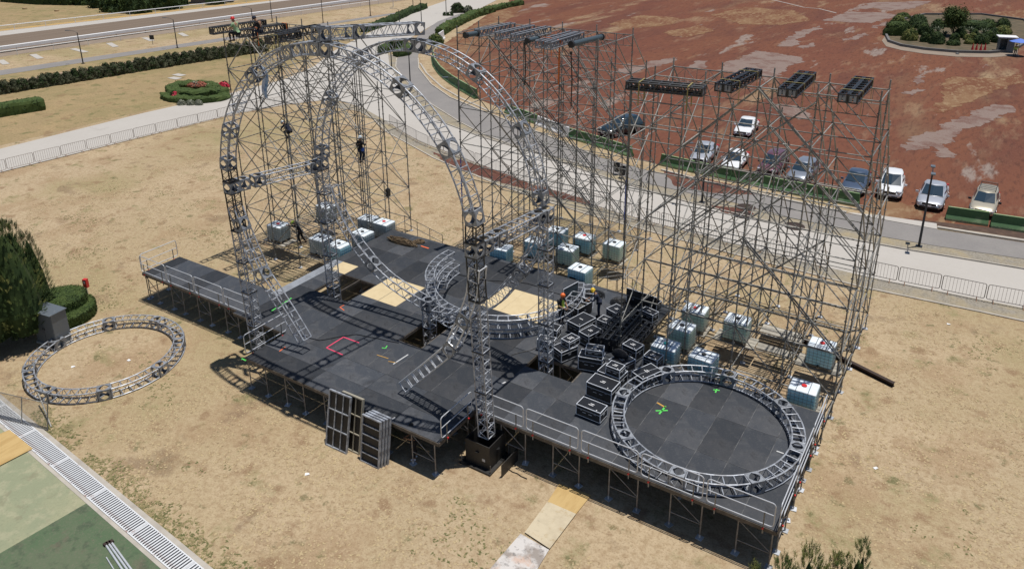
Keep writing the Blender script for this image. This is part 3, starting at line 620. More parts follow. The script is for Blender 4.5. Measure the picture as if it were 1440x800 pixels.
cream = [(-29.7, 28.1), (-26.0, 28.3), (-24.9, 28.3), (-19.0, 30.5), (-20.3, 30.5), (-17.8, 30.5)]
grey = [(-30.4, 25.2), (-30.4, 27.2)]
_pan = {}
for (x0, y0, x1, y1) in cells:
    m = M_deck; cx, cy = (x0 + x1) / 2, (y0 + y1) / 2
    if any(x0 < a < x1 and y0 < b < y1 for a, b in cream): m = M_cream
    elif any(x0 < a < x1 and y0 < b < y1 for a, b in grey): m = M_deckgrey
    key = (round(x1 - x0, 3), round(y1 - y0, 3), m.name)
    if key not in _pan:
        _pan[key] = MB().box((0, 0, -.011), (x1 - x0 - .008, y1 - y0 - .008, .022)).mesh('deck_panel', m)
    link('deck_panel', _pan[key], stage, (cx + 18, cy - 26, DZ + U(-.003, .003)))
# rim beams around the platform edge (real depth under the panels)
def rim(a, b, parent=stage):
    a = Vector((a[0], a[1], DZ - .10)); b = Vector((b[0], b[1], DZ - .10)); d = b - a; q = MB()
    q.box((a + b) / 2, (d.length, .05, .15), math.atan2(d.y, d.x)); return q.build('rim_beam', M_dframe, stage, world=True)
out = [(-39.14, 21.98), (-30.94, 21.98), (-30.94, 21.72), (-27.1, 21.72), (-27.1, 19.28), (-15.8, 19.28), (-15.8, 21.72), (-3.5, 21.72), (-3.5, 29.1), (-12.04, 29.1), (-12.04, 34.15), (-30.94, 34.15), (-30.94, 24.42), (-39.14, 24.42)]
for a, b in zip(out, out[1:] + out[:1]): rim(a, b)
for h in holes:
    for a, b in (((h[0], h[1]), (h[2], h[1])), ((h[2], h[1]), (h[2], h[3])), ((h[2], h[3]), (h[0], h[3])), ((h[0], h[3]), (h[0], h[1]))): rim(a, b)
q = MB()
for x in [-3.5 - 2.44 * k for k in range(12)]:
    q.box((x - .06, (21.8 + (29.0 if x > -12 else 34.1)) / 2, DZ - .09), (.05, (7.2 if x > -12 else 12.2), .12))
b_ = q.build('bearer', M_dframe, stage, world=True)
# support frames: two posts, two rails and a diagonal, base pads
def frame_mesh(w):
    q = MB(); h = DZ - .03
    for s in (0, w): q.tube((s, 0, .03), (s, 0, h), .026, 8)
    for z in (.62, h - .12): q.tube((0, 0, z), (w, 0, z), .02, 6)
    q.tube((0, 0, h - .2), (w, 0, .66), .018, 6)
    return q
FR = {w: frame_mesh(w).mesh('support_frame', M_post) for w in (1.16, 1.0)}
PD = MB().box((0, 0, .02), (.24, .24, .03)).tube((0, 0, .03), (0, 0, .16), .034, 8).mesh('base_pad', M_pad)
def sframe(x, y, rz=0, w=1.16, pads=True):
    o = link('support_frame', FR[w], stage, (x + 18, y - 26, 0), (0, 0, rz))
    for s in ((0, w) if pads else ()): link('base_pad', PD, o, (s, 0, 0), (0, 0, U(-.4, .4)))
for k in range(5):
    x = -3.56 - 1.22 - 2.44 * k
    if x > -15.8:
        for y in (21.8, 24.3, 26.75, 29.0): sframe(x, y)
for k in range(5, 12):
    x = -3.56 - 1.22 - 2.44 * k
    if x > -30.9:
        for y in (21.8, 24.1, 29.2, 31.6, 34.05): sframe(x, y)
for k in range(5):
    x = -27.0 + 2.44 * k
    for y in (19.36, 21.6): sframe(min(x, -17.05), y)
for k in range(4):
    x = -39.04 + .9 * 0 + 2.3 * k
    for y in (22.06, 24.34): sframe(x + .05, y, 0, 1.0)
sframe(-39.06, 22.2, pi / 2, 1.16)
for y in (22.6, 25.0, 27.5): sframe(-3.56, y, pi / 2, 1.16)
# dusty joint lines between the panel lanes
for k_, (x, y0, y1) in enumerate([(-3.5 - 1.22 * j, 21.8, 29.0) for j in (1, 2, 3, 4, 5, 6)] + [(-12.04 - 1.22 * j, 21.8, 34.0) for j in (1, 3, 5, 7, 8, 9, 11, 13)]):
    segs = [(y0, y1)]
    for h in holes:
        if h[0] - .05 < x < h[2] + .05: segs = [q_ for a, b in segs for q_ in ((a, min(b, h[1])), (max(a, h[3]), b)) if q_[1] - q_[0] > .3]
    for a, b in segs: MB().box((x, (a + b) / 2, DZ + .0045), (.018, b - a, .002)).build('dust_line', M_dust, stage, world=True)
for j, (x0, x1, y) in enumerate(((-12.0, -3.6, 24.16), (-12.0, -3.6, 26.6), (-30.8, -22.1, 24.16), (-20.5, -12.1, 24.16), (-26.6, -12.1, 29.04), (-30.8, -12.1, 31.48))): MB().box(((x0 + x1) / 2, y, DZ + .0045), (x1 - x0, .014, .002)).build('dust_line', M_dust, stage, world=True)
# tape marks on the deck
def tape(label, a, b, m, w=.05, z=DZ + .012):
    A, B = W(*a, DZ), W(*b, DZ); d = B - A; c = (A + B) / 2
    return MB().box((0, 0, 0), (d.length, w, .003)).build('tape_mark', m, stage) , c, math.atan2(d.y, d.x)
for a, b, m, w in (((459, 489), (483, 474), M_tapep, .06), ((483, 474), (505, 482), M_tapep, .06), ((459, 489), (482, 499), M_tapep, .06),
                   ((381, 438), (410, 419), M_tapeg, .07), ((922, 577.5), (939, 577), M_tapeg, .07), ((927, 582), (936, 571), M_tapeg, .07), ((1003, 548), (1012, 549), M_tapeg, .06), ((1006, 552), (1008, 547), M_tapeg, .06),
                   ((537, 489), (542, 490), M_tapeg, .05), ((542, 490), (544.5, 486), M_tapeg, .05), ((393, 494), (401, 488), M_tapeo, .06), ((478, 432), (484, 429), M_tapeo, .05), ((478, 432), (484, 436.5), M_tapeo, .05), ((592, 346), (603, 349.5), M_tapeo, .10),
                   ((553, 512), (574, 498.5), M_tapew, .06), ((1092, 634), (1102, 637.5), M_tapew, .06), ((924, 566), (936, 573), M_tapey, .08), ((530, 499), (546, 504), M_tapey, .04), ((546, 508), (558, 510), M_tapey, .04), ((340, 504), (346, 507), M_tapeg, .08), ((705, 540), (711, 537), M_tapew, .07), ((550, 590), (556, 587), M_tapew, .08)):
    o, c, r_ = tape('', a, b, m, w); o.location = c - parent_loc(stage) + Vector((0, 0, .008)); o.rotation_euler = (0, 0, r_); o['label'] = m.name.replace('_', ' ') + ' stuck on the stage floor'

# --- guardrails (each one lifts off)
def rail_mesh(L):
    q = MB(); c = .12; z0, z1 = DZ + .12, DZ + 1.08; pts = []
    for cx, cz, a0 in ((c, z0 + c, 180), (L - c, z0 + c, 270), (L - c, z1 - c, 0), (c, z1 - c, 90)):
        for k in range(5): a = radians(a0 + 22.5 * k); pts.append((cx + c * cos(a), 0, cz + c * sin(a)))
    q.path(pts, .021, 8, closed=True); return q
def guardrail(label, x, y, rz, L=2.30, group='guardrails along the stage edge'):
    t = thing('guardrail', label, 'guardrail', (x, y, 0), rz, group)
    rail_mesh(L).build('rail_frame', M_rail, t)
    MB().tube((.02, 0, DZ + .6), (L - .02, 0, DZ + .6), .018, 8).build('middle_rail', M_rail, t)
    for s in (.32, L - .32):
        o = MB().tube((s, -.035, DZ - .25), (s, -.035, DZ + .62), .024, 8).build('post', M_galv, t)
        MB().box((s, -.07, DZ - .02), (.06, .05, .06)).build('clamp', M_red, o)
gl = ['front guardrail just right of the black ballast box', 'front guardrail second right of the black ballast box', 'front guardrail below the lone black case', 'front guardrail left of the lower ring rim', 'front guardrail at the right front corner of the stage']
for k in range(5): guardrail(gl[k], -15.72 + 2.45 * k, 21.70, 0)
gl = ['side guardrail at the right front corner of the stage', 'side guardrail beside the right ring, second from the front', 'side guardrail beside the right ring, third from the front', 'side guardrail near the water tank at the stage back']
for k in range(3): guardrail(gl[k], -3.46, 21.78 + 2.42 * k, pi / 2, 2.3)
guardrail('short guardrail closing the right side of the lower stage wing', -15.76, 19.42, pi / 2, 2.05)
guardrail('guardrail on the left side of the stage wing beside the truss tower', -27.14, 19.4, pi / 2, 2.45)
gl = ['walkway guardrail at the far left corner', 'walkway guardrail second from the far left', 'walkway guardrail third from the far left', 'walkway guardrail next to the left truss tower']
for k in range(4): guardrail(gl[k], -39.1 + 2.42 * k, 21.95, 0, 2.3, 'guardrails along the walkway')
guardrail('guardrail closing the far left end of the walkway', -39.18, 22.05, pi / 2, 2.3, 'guardrails along the walkway')
# stair handrails at the back of the stage
def handrail(label, a, b, z0, z1):
    t = thing('stair_handrail', label, 'handrail', (a[0], a[1], 0), 0, 'handrails of the rear stairs')
    a = Vector((a[0], a[1], z0)); b = Vector((b[0], b[1], z1))
    for h in (.55, 1.05): MB().tube(a + Z * h, b + Z * h, .02, 8).build('rail', M_galv, t, world=True)
    for s in (0, .34, .67, 1): p = a.lerp(b, s); MB().tube((p.x, p.y, 0.02), p + Z * 1.05, .02, 8).build('post', M_galv, t, world=True)
handrail('handrail of the rear stairs behind the left half of the stage', (-30.2, 34.5), (-27.2, 34.5), 1.65, 1.0)
handrail('handrail beside the middle scaffold right of the tanks', (-16.7, 34.9), (-16.2, 37.6), 1.2, .4)
handrail('second handrail right of the middle scaffold stairs', (-16.1, 34.9), (-15.5, 37.6), 1.2, .4)
handrail('handrail behind the tall open black case', (-15.0, 34.5), (-13.4, 34.5), 1.65, 1.0)
handrail('handrail right of the tall open black case', (-13.0, 34.5), (-12.0, 34.5), 1.4, 1.0)
# ballast box that carries the front right tower
t = thing('ballast_box', 'big black plywood box that carries the front truss tower', 'ballast box', (-14.92, 21.2, 0))
q = MB()
for s in (-1, 1): q.box((s * .57, 0, .62), (.03, 1.17, 1.08)); q.box((0, s * .57, .62), (1.11, .03, 1.08))
q.build('side_panel', M_blackbox, t)
MB().box((0, 0, 1.165), (1.2, 1.2, .03)).build('top_panel', M_blackbox, t)
for c in ((0, -.5875, .75), (.5875, 0, .75)):
    MB().lathe((0, 0, 0), [(.09, 0), (.09, .012), (.085, .014)], 14).build('hand_hole_disc', M_recess_shade, t).location = c  # solid black disc, the hole's shade is its colour
    t.children[-1].rotation_euler = (pi / 2, 0, 0) if c[0] == 0 else (0, pi / 2, 0)
MB().lathe((.28, .1, 1.181), [(.12, 0), (.12, .008)], 14).build('hand_hole_disc', M_recess_shade, t)
MB().box((0, -.05, .04), (1.5, 1.5, .08)).build('base_tray', M_blackbox, t)
MB().box((.3, -.5885, .45), (.14, .006, .12)).build('paper_tag', M_tapew, t)
for s in (-.7, .7): MB().tube((s, -.7, .08), (s, -.7, .42), .02, 6).tube((s, .65, .08), (s, .65, .5), .02, 6).build('jack_screw', M_galv, t)

# ================================================================ SCAFFOLDS
ZK = lambda k: .95 + 2.225 * k
def scaffold(name, label, us, rows, extra=(), slope=None, base=.08, top_u=True):
    "rows: [(v, top level)]; every standard, ledger and brace is a part"
    t = thing(name, label, 'scaffold', (sum(us) / len(us), rows[0][0], 0))
    for v, k in rows:
        for u in us:
            MBp = rod_obj('standard', (u, v, base), (u, v, ZK(k) + .42), .034, M_galv, t, 6, .5)
            link('base_plate', PD, t, (u - t.location.x, v - t.location.y, 0), (0, 0, U(-.3, .3)))
    nb = len(us) - 1
    for ri, (v, k) in enumerate(rows):
        for i in range(nb):
            for l in range(k + 1):
                rod_obj('ledger', (us[i], v, ZK(l)), (us[i + 1], v, ZK(l)), .029, M_galv, t, 5)
            for l in range(k):
                up = i < nb / 2 if slope is None else slope
                if (ri % 2 == 0) or l >= k - 1:
                    a, b = ((us[i], v, ZK(l)), (us[i + 1], v, ZK(l + 1))) if up else ((us[i + 1], v, ZK(l)), (us[i], v, ZK(l + 1)))
                    rod_obj('brace', a, b, .028, M_galv, t, 5)
    for (v0, k0), (v1, k1) in zip(rows, rows[1:]):
        k = min(k0, k1)
        for ui, u in enumerate(us):
            for l in range(k + 1): rod_obj('transom', (u, v0, ZK(l)), (u, v1, ZK(l)), .029, M_galv, t, 5)
            for l in range(k):
                a, b = ((u, v0, ZK(l + 1)), (u, v1, ZK(l))) if (l + ui) % 5 else ((u, v0, ZK(l)), (u, v1, ZK(l + 1)))
                rod_obj('brace', a, b, .028, M_galv, t, 5)
            if k0 > k1: rod_obj('brace', (u, v0, ZK(k0)), (u, v1, ZK(k1)), .034, M_galv, t, 5)
    # lattice girders under the top level on the first two full rows
    for v, k in [r for r in rows if r[1] == rows[0][1]][:3]:
        zt, zb = ZK(k), ZK(k) - .62
        for i in range(nb):
            g = MB(); a, b = us[i], us[i + 1]; g.tube((a, v, zb), (b, v, zb), .021, 5)
            n = 4
            for j in range(n):
                x0 = a + (b - a) * j / n; x1 = a + (b - a) * (j + 1) / n
                g.tube((x0, v, zb if j % 2 == 0 else zt), (x1, v, zt if j % 2 == 0 else zb), .014, 4)
                if j: g.tube((x0, v, zb), (x0, v, zt), .014, 4)
            g.build('girder', M_galv, t, world=True)
    for a, b in extra: rod_obj('long_brace', a, b, .033, M_galv, t, 6)
    return t
def dbl(a, b, off=(0, .09, 0)):
    a = Vector(a); b = Vector(b); o = Vector(off); return [(a - o, b - o), (a + o, b + o)]
u3 = [-12.6, -10.33, -8.05, -5.78, -3.5]; v3 = [(31.4, 6), (33.6, 6), (35.8, 5), (38.0, 4), (40.2, 3)]
ex = []
ex += dbl((-12.6, 31.3, ZK(4)), (-8.05, 31.3, ZK(6))) + dbl((-12.6, 31.3, ZK(3)), (-5.78, 31.3, ZK(6) - .3)) + dbl((-8.05, 31.3, ZK(6)), (-3.5, 31.3, ZK(4)))
ex += dbl((-12.6, 33.7, ZK(2)), (-5.9, 33.7, ZK(5))) + dbl((-12.6, 36.0, ZK(1)), (-5.78, 36.0, ZK(4))) + dbl((-10.33, 38.2, ZK(0)), (-5.78, 38.2, ZK(2)))
ex += dbl((-8.05, 31.25, ZK(3)), (-3.5, 31.25, ZK(1))) + dbl((-8.05, 33.8, ZK(5)), (-3.5, 33.8, ZK(3)))
for l in (1, 2): ex += [((-12.6, 31.28, ZK(l) + .1), (-3.5, 31.28, ZK(l) + .1)), ((-12.6, 33.72, ZK(l) - .1), (-3.5, 33.72, ZK(l) - .1))]
s3 = scaffold('scaffold_tower', 'right scaffold tower of steel tubes behind the stage end, strapped black trusses on top', u3, v3, ex)
for u in (-12.6, -10.33):
    rod_obj('standard', (u, 28.95, 1.74), (u, 28.95, ZK(6) + .42), .034, M_galv, s3, 6, .5)
    for l in range(1, 7):
        rod_obj('transom', (u, 28.95, ZK(l)), (u, 31.4, ZK(l)), .029, M_galv, s3, 5)
        if l < 6: rod_obj('brace', (u, 28.95, ZK(l)), (u, 31.4, ZK(l + 1)), .025, M_galv, s3, 5)
for l in (3, 4, 5, 6): rod_obj('ledger', (-12.6, 28.95, ZK(l)), (-10.33, 28.95, ZK(l)), .029, M_galv, s3, 5)
for dz in (.55, 1.1, 1.65): rod_obj('ledger', (-12.6, 28.95, ZK(6) - dz), (-10.33, 28.95, ZK(6) - dz), .029, M_galv, s3, 5)
u2 = [-26.85, -24.57, -22.3, -20.03, -17.75]; v2 = [(36.2, 6), (38.4, 6), (40.6, 6), (42.8, 5), (45.0, 4)]
ex = dbl((-24.57, 36.1, ZK(6)), (-17.75, 36.1, ZK(3))) + dbl((-22.3, 36.1, ZK(4)), (-17.75, 36.1, ZK(2))) + dbl((-22.3, 38.5, ZK(6)), (-17.75, 38.5, ZK(4))) + dbl((-24.57, 38.5, ZK(5)), (-17.75, 38.5, ZK(1)))
ex += dbl((-22.3, 40.7, ZK(6)), (-17.75, 40.7, ZK(3))) + dbl((-24.57, 40.7, ZK(4)), (-17.75, 40.7, ZK(1)))
for l in (1, 2, 3, 4): ex += [((-17.75, 40.6, ZK(l)), (-16.75, 40.6, ZK(l) - .05)), ((-17.75, 40.6, ZK(l)), (-16.75, 40.6, ZK(l - 1)))]
ex += [((-16.75, 40.6, .05), (-16.75, 40.6, ZK(4)))]
s2 = scaffold('scaffold_tower', 'middle scaffold tower of steel tubes behind the stage, with silver trusses laid on top', u2, v2, ex)
MB().tube((-17.75, 40.57, 3.0), (-17.75, 40.57, 5.6), .03, 6).build('blue_tape_band', M_bluetape, s2, world=True)
MB().tube((-26.85, 36.17, 3.2), (-26.85, 36.17, 6.6), .03, 6).build('blue_tape_band', M_bluetape, s2, world=True)
u1 = [-39.1, -36.85, -34.6, -32.35]; v1 = [(29.5, 6), (31.6, 6), (33.6, 6), (35.5, 5), (37.6, 4)]
ex = dbl((-36.85, 29.4, ZK(6)), (-32.35, 29.4, ZK(4))) + dbl((-36.85, 31.7, ZK(5)), (-32.35, 31.7, ZK(3))) + dbl((-36.85, 33.7, ZK(5)), (-32.35, 33.7, ZK(3))) + dbl((-36.85, 31.7, ZK(3)), (-32.35, 31.7, ZK(1)))
for vv in (29.5, 31.6, 33.6): ex += [((-39.1, vv, ZK(l)), (-36.85, vv, ZK(l + 1))) for l in (0, 2, 4)] + [((-36.85, vv, ZK(l)), (-39.1, vv, ZK(l + 1))) for l in (0, 2, 4)]
s1 = scaffold('scaffold_tower', 'left scaffold tower of steel tubes with two workers on its black trusses', u1, v1, ex)
# ladder of the left scaffold
t = thing('ladder', 'tall narrow ladder on the left scaffold that a worker in black climbs', 'ladder', (-32.1, 33.3, 0), 0)
for s in (-.2, .2): MB().tube((-32.1 + s, 33.3, .1), (-32.1 + s, 33.3, 12.6), .028, 6).build('rail', M_galv, t, world=True)
rg = MB().tube((-.2, 0, 0), (.2, 0, 0), .014, 5).mesh('rung', M_galv)
for k in range(41): link('rung', rg, t, (0, 0, .3 + .3 * k))
# scaffold plank decks under the raised tanks
plk = {}
def plankdeck(sc, x, y, z, w=2.1, d=2.0, n=7, rz=0):
    key = (w, d, n)
    if key not in plk: plk[key] = MB().box((0, 0, 0), (w, d / n - .03, .05)).mesh('plank', M_plank)
    for i in range(n): link('plank', plk[key], sc, (x - sc.location.x, y + (i + .5 - n / 2) * d / n - sc.location.y, z + U(-.006, .006)), (0, 0, U(-.01, .01)))
TK1 = ((-37.15, 30.25), (-36.9, 34.2), (-33.3, 30.2), (-31.65, 30.1), (-32.95, 34.1), (-31.6, 34.1), (-31.65, 32.15)); TK2 = ((-21.9, 36.8), (-21.5, 38.9), (-19.7, 36.9), (-19.6, 38.9), (-17.6, 38.95), (-17.8, 34.92), (-23.1, 34.9)); TK3 = ((-10.72, 33.9), (-10.7, 31.95), (-10.74, 30.0), (-8.94, 30.05), (-8.6, 34.0), (-4.6, 33.85), (-4.54, 29.98))
for sc_, tk in ((s1, TK1), (s2, TK2), (s3, TK3)):
    for x, y in tk: plankdeck(sc_, x, y, .965, 1.45 if x not in (-8.6, -4.6, -37.15) else 2.0, 1.15, 4)
for sc_, us_, y0, y1 in ((s3, u3, 29.3, 31.4), (s2, u2, 34.35, 36.2)):
    for u in us_:
        rod_obj('standard', (u, y0, .08), (u, y0, 1.4), .034, M_galv, sc_, 6, .5); rod_obj('transom', (u, y0, ZK(0)), (u, y1, ZK(0)), .029, M_galv, sc_, 5)
    for a, b in zip(us_, us_[1:]): rod_obj('ledger', (a, y0, ZK(0)), (b, y0, ZK(0)), .029, M_galv, sc_, 5)
plankdeck(s3, -6.7, 34.0, .965, 1.7, .6, 2); plankdeck(s3, -6.9, 36.4, .6, 2.1, .9, 3)
# --- truss bundles on top of the scaffolds
def flat_truss(name, label, a, b, m, group, hw=.15, hh=.15, straps=(), strapm=M_yellowstrap, lanes=1):
    a = Vector(a); b = Vector(b); d = (b - a); L = d.length; t = thing(name, label, 'truss', (a.x, a.y, a.z), math.atan2(d.y, d.x), group)
    tilt = 0
    for ln in range(lanes):
        oy = (ln - (lanes - 1) / 2) * (2 * hw + .07); q = MB(); l = MB(); n = max(3, round(L / .42))
        for sy in (-1, 1):
            for sz in (-1, 1): q.tube((0, oy + sy * hw, sz * hh), (L, oy + sy * hw, sz * hh), .038, 6)
        for i in range(n + 1):
            x = L * i / n
            for sz in (-1, 1): q.box((x, oy, sz * hh), (.06, 2 * hw, .04))
            if i in (0, n): q.box((x, oy - hw, 0), (.05, .05, 2 * hh)); q.box((x, oy + hw, 0), (.05, .05, 2 * hh))
            if i < n:
                for sy in (-1, 1):
                    x1 = L * (i + .5) / n; x2 = L * (i + 1) / n
                    l.tube((x, oy + sy * hw, hh), (x1, oy + sy * hw, -hh), .026, 4); l.tube((x1, oy + sy * hw, -hh), (x2, oy + sy * hw, hh), .026, 4)
        o = q.build('chord_frame', m, t); l.build('lacing', m, o)
        if m is M_blacktruss:
            for x in (0.0, L):
                for sy in (-.5, .5): MB().box((x, oy + sy * hw, 0), (.03, hw * .7, hh * 1.5)).build('end_plate', M_aluplate if lanes > 1 else M_blacktruss, t)
    wd = lanes * (hw + .05)
    for s in straps:
        q = MB(); q.box((s * L, 0, hh + .045), (.05, 2 * wd, .012))
        for sy in (-1, 1): q.box((s * L, sy * (wd + .01), -.3), (.045, .012, hh * 2 + .65))
        q.build('strap', strapm, t)
    return t
def wa(px, py, z=14.5): return W(px, py, z)
flat_truss('black_truss', 'long black truss lying crosswise at the left end of the right scaffold top', wa(884, 118), wa(990, 128), M_blacktruss, 'black trusses on the right scaffold', straps=(.18, .82), lanes=2)
flat_truss('black_truss', 'pair of black trusses strapped on the right scaffold, next to the crosswise one', wa(1017, 124), wa(1060, 102), M_blacktruss, 'black trusses on the right scaffold', straps=(.2, .8), lanes=2)
flat_truss('black_truss', 'pair of black trusses strapped on the right scaffold, middle pair', wa(1107, 131), wa(1135, 106), M_blacktruss, 'black trusses on the right scaffold', straps=(.3, .8), lanes=2)
flat_truss('black_truss', 'pair of black trusses strapped at the right end of the right scaffold', wa(1192, 139), wa(1215, 114), M_blacktruss, 'black trusses on the right scaffold', straps=(.2, .85), lanes=2)
for i, (a, b, lb) in enumerate((((671, 47), (721, 37), 'silver truss at the far left of the middle scaffold top'), ((700, 51), (748, 40), 'silver truss second from the left on the middle scaffold top'), ((722, 54), (771, 42), 'silver truss with dark end fitting on the middle scaffold top'),
                          ((757, 63), (806, 49), 'silver truss with the orange strap on the middle scaffold top'), ((770, 65), (817, 50), 'silver truss right of the orange strap on the middle scaffold top'))):
    flat_truss('silver_truss', lb, wa(*a), wa(*b), mat('dull_dark_aluminium', (.22, .235, .26), .5, .3), 'silver trusses on the middle scaffold', .18, .18, (.25,) if i == 3 else (), M_orangestrap, 1)
def roll(label, a, b, r, group='dark tubes on the middle scaffold'):
    a, b = wa(*a, 14.5), wa(*b, 14.5); t = thing('dark_tube', label, 'tube', a, 0, group)
    MB().tube(a, b, r, 14).build('tube', mat('slate_tube', (0.06, 0.085, 0.10), .4), t, world=True); d = (b - a).normalized()
    for p, s in ((a, 1), (b, -1)): MB().tube(p - d * .02, p + d * s * .12, r * 1.25, 14).build('end_cap', M_trim, t, world=True)
roll('dark slate tube at the right of the trusses on the middle scaffold', (803, 63), (847, 52), .15)
roll('short dark tube sticking out left of the trusses on the middle scaffold', (654, 50), (672, 47), .15)
roll('short dark tube end between the trusses on the middle scaffold', (741, 58), (757, 54), .13)
flat_truss('black_truss', 'long black truss under the worker in the green vest', wa(297, 44), wa(372, 33), M_blacktruss, 'black trusses on the left scaffold', .17, .19)
flat_truss('black_truss', 'black truss with the orange strap on the left scaffold top', wa(334, 48), wa(402, 38), M_blacktruss, 'black trusses on the left scaffold', .17, .19, (.35, .97), M_orangestrap)
flat_truss('black_truss', 'black truss with yellow straps on the left scaffold top', wa(376, 57), wa(420, 49), M_blacktruss, 'black trusses on the left scaffold', .2, .2, (.1, .22))
flat_truss('black_truss', 'farthest right black truss on the left scaffold top', wa(392, 51), wa(447, 40), M_blacktruss, 'black trusses on the left scaffold', .2, .2)
t = thing('ratchet_strap', 'long orange strap hanging down from the middle scaffold', 'strap', W(787, 60, 14.4)); A = W(787, 60, 14.4)
MB().path([A, A - Vector((0, .05, 1.0)), A - Vector((.03, 0, 2.3))], .045, 5).build('webbing', M_orangestrap, t, world=True); MB().box(A, (.25, .2, .3)).build('ratchet', M_orangestrap, t, world=True)
for (x0, y0, x1, y1, lb) in ((803, 75, 803, 150, 'black hanging cable left of the orange strap line on the middle scaffold'), (738, 62, 738, 120, 'black hanging cable at the left of the middle scaffold')):
    A = WY(x0, y0, 36.0); B = WY(x1, y1, 36.0); t = thing('hanging_cable', lb, 'cable', A, 0); MB().path([A, A.lerp(B, .5) + Vector((.06, 0, 0)), B], .035, 6).build('cable', M_cable, t, world=True); MB().box(A, (.12, .1, .16)).build('hook_block', M_trim, t, world=True)
A = WY(370, 97, 21.9); t = thing('hanging_sheet', 'pale blue sheet hanging under the left shoulder of the front arch', 'sheet', A)
q = MB(); n = 8
for i in range(n + 1):
    for j in range(7):
        s = j / 6; q.v.append((( s - .5) * (.62 - .2 * (i / n - .4) ** 2) + .1 * sin(i * .7), .12 * cos(s * pi * 1.2), .1 - 1.35 * i / n))
q.f = [(i * 7 + j, i * 7 + j + 1, (i + 1) * 7 + j + 1, (i + 1) * 7 + j) for i in range(n) for j in range(6)]; q.mi = [0] * len(q.f)
o = q.build('cloth', M_bluestrap, t, smooth=True); sm = o.modifiers.new('thickness', 'SOLIDIFY'); sm.thickness = .01
MB().tube((-.25, 0, .1), (-.25, 0, .5), .01, 5).tube((.25, 0, .1), (.25, 0, .5), .01, 5).build('cord', M_white, t)
# ================================================================ WATER TANKS
def tank_proto(m):
    me = {}
    q = MB()
    for z, w, d in ((.03, 1.2, 1.0), (.125, 1.2, 1.0)):
        for s in (-1, 0, 1): q.box((0, s * .43, z), (w, .13, .022))
    for x in (-.52, 0, .52):
        for y in (-.43, 0, .43): q.box((x, y, .078), (.13, .12, .07))
    me['pallet'] = (q.mesh('pallet', M_wood))
    bm = bmesh.new(); bmesh.ops.create_cube(bm, size=1.0, matrix=Matrix.Translation((0, 0, .64)) @ Matrix.Diagonal((1.14, .94, .98, 1)))
    bmesh.ops.bevel(bm, geom=list(bm.edges), offset=.07, segments=3, affect='EDGES', profile=.6)
    b = bpy.data.meshes.new('bottle'); bm.to_mesh(b); bm.free(); b.materials.append(m); b.materials.append(M_tankw)
    for f in b.polygons:
        f.use_smooth = True
        if f.center.z > .98: f.material_index = 1
    me['bottle'] = b
    q = MB(); X, Y_ = .595, .495
    for k in range(7):
        z = .17 + k * .155
        for a, b_ in (((-X, -Y_), (X, -Y_)), ((X, -Y_), (X, Y_)), ((X, Y_), (-X, Y_)), ((-X, Y_), (-X, -Y_))): q.tube((a[0], a[1], z), (b_[0], b_[1], z), .0065, 4, caps=False)
    for i in range(8):
        x = -X + 2 * X * i / 7
        for y in (-Y_, Y_): q.tube((x, y, .14), (x, y, 1.12), .006, 4, caps=False)
    for i in range(1, 6):
        y = -Y_ + 2 * Y_ * i / 6
        for x in (-X, X): q.tube((x, y, .14), (x, y, 1.12), .006, 4, caps=False)
    for x in (-.25, .25): q.tube((x, -Y_, 1.145), (x, Y_, 1.145), .014, 5)
    me['cage'] = q.mesh('cage', mat('cage_steel', (.16, .18, .19), .5, .3))
    return me
TP = {k: tank_proto(m) for k, m in (('g', M_tankg), ('b', M_tankb), ('d', M_tankd))}
capme = {}
for k, m in (('r', M_red), ('k', M_trim), ('t', mat('teal_plastic', (0.02, .25, .25), .4))): capme[k] = MB().lathe((0, 0, 1.13), [(.115, 0), (.115, .035), (.10, .05)], 14).mesh('lid', m)
lab_me = MB().box((0, 0, 0), (.4, .006, .3)).mesh('label_plate', M_trim)
def tank(label, x, y, z, kind, cap, rz=0.0, plate=False):
    t = thing('water_tank', label, 'water tank', (x, y, z), rz, 'caged water tanks that weigh down the scaffolds')
    link('pallet', TP[kind]['pallet'], t); b = link('bottle', TP[kind]['bottle'], t); link('cage', TP[kind]['cage'], t)
    link('lid', capme[cap], b)
    if plate: link('label_plate', lab_me, t, (-.2, -.505, .5))
    MB().tube((0, -.48, .2), (0, -.58, .2), .05, 8).build('tap', M_trim, t)
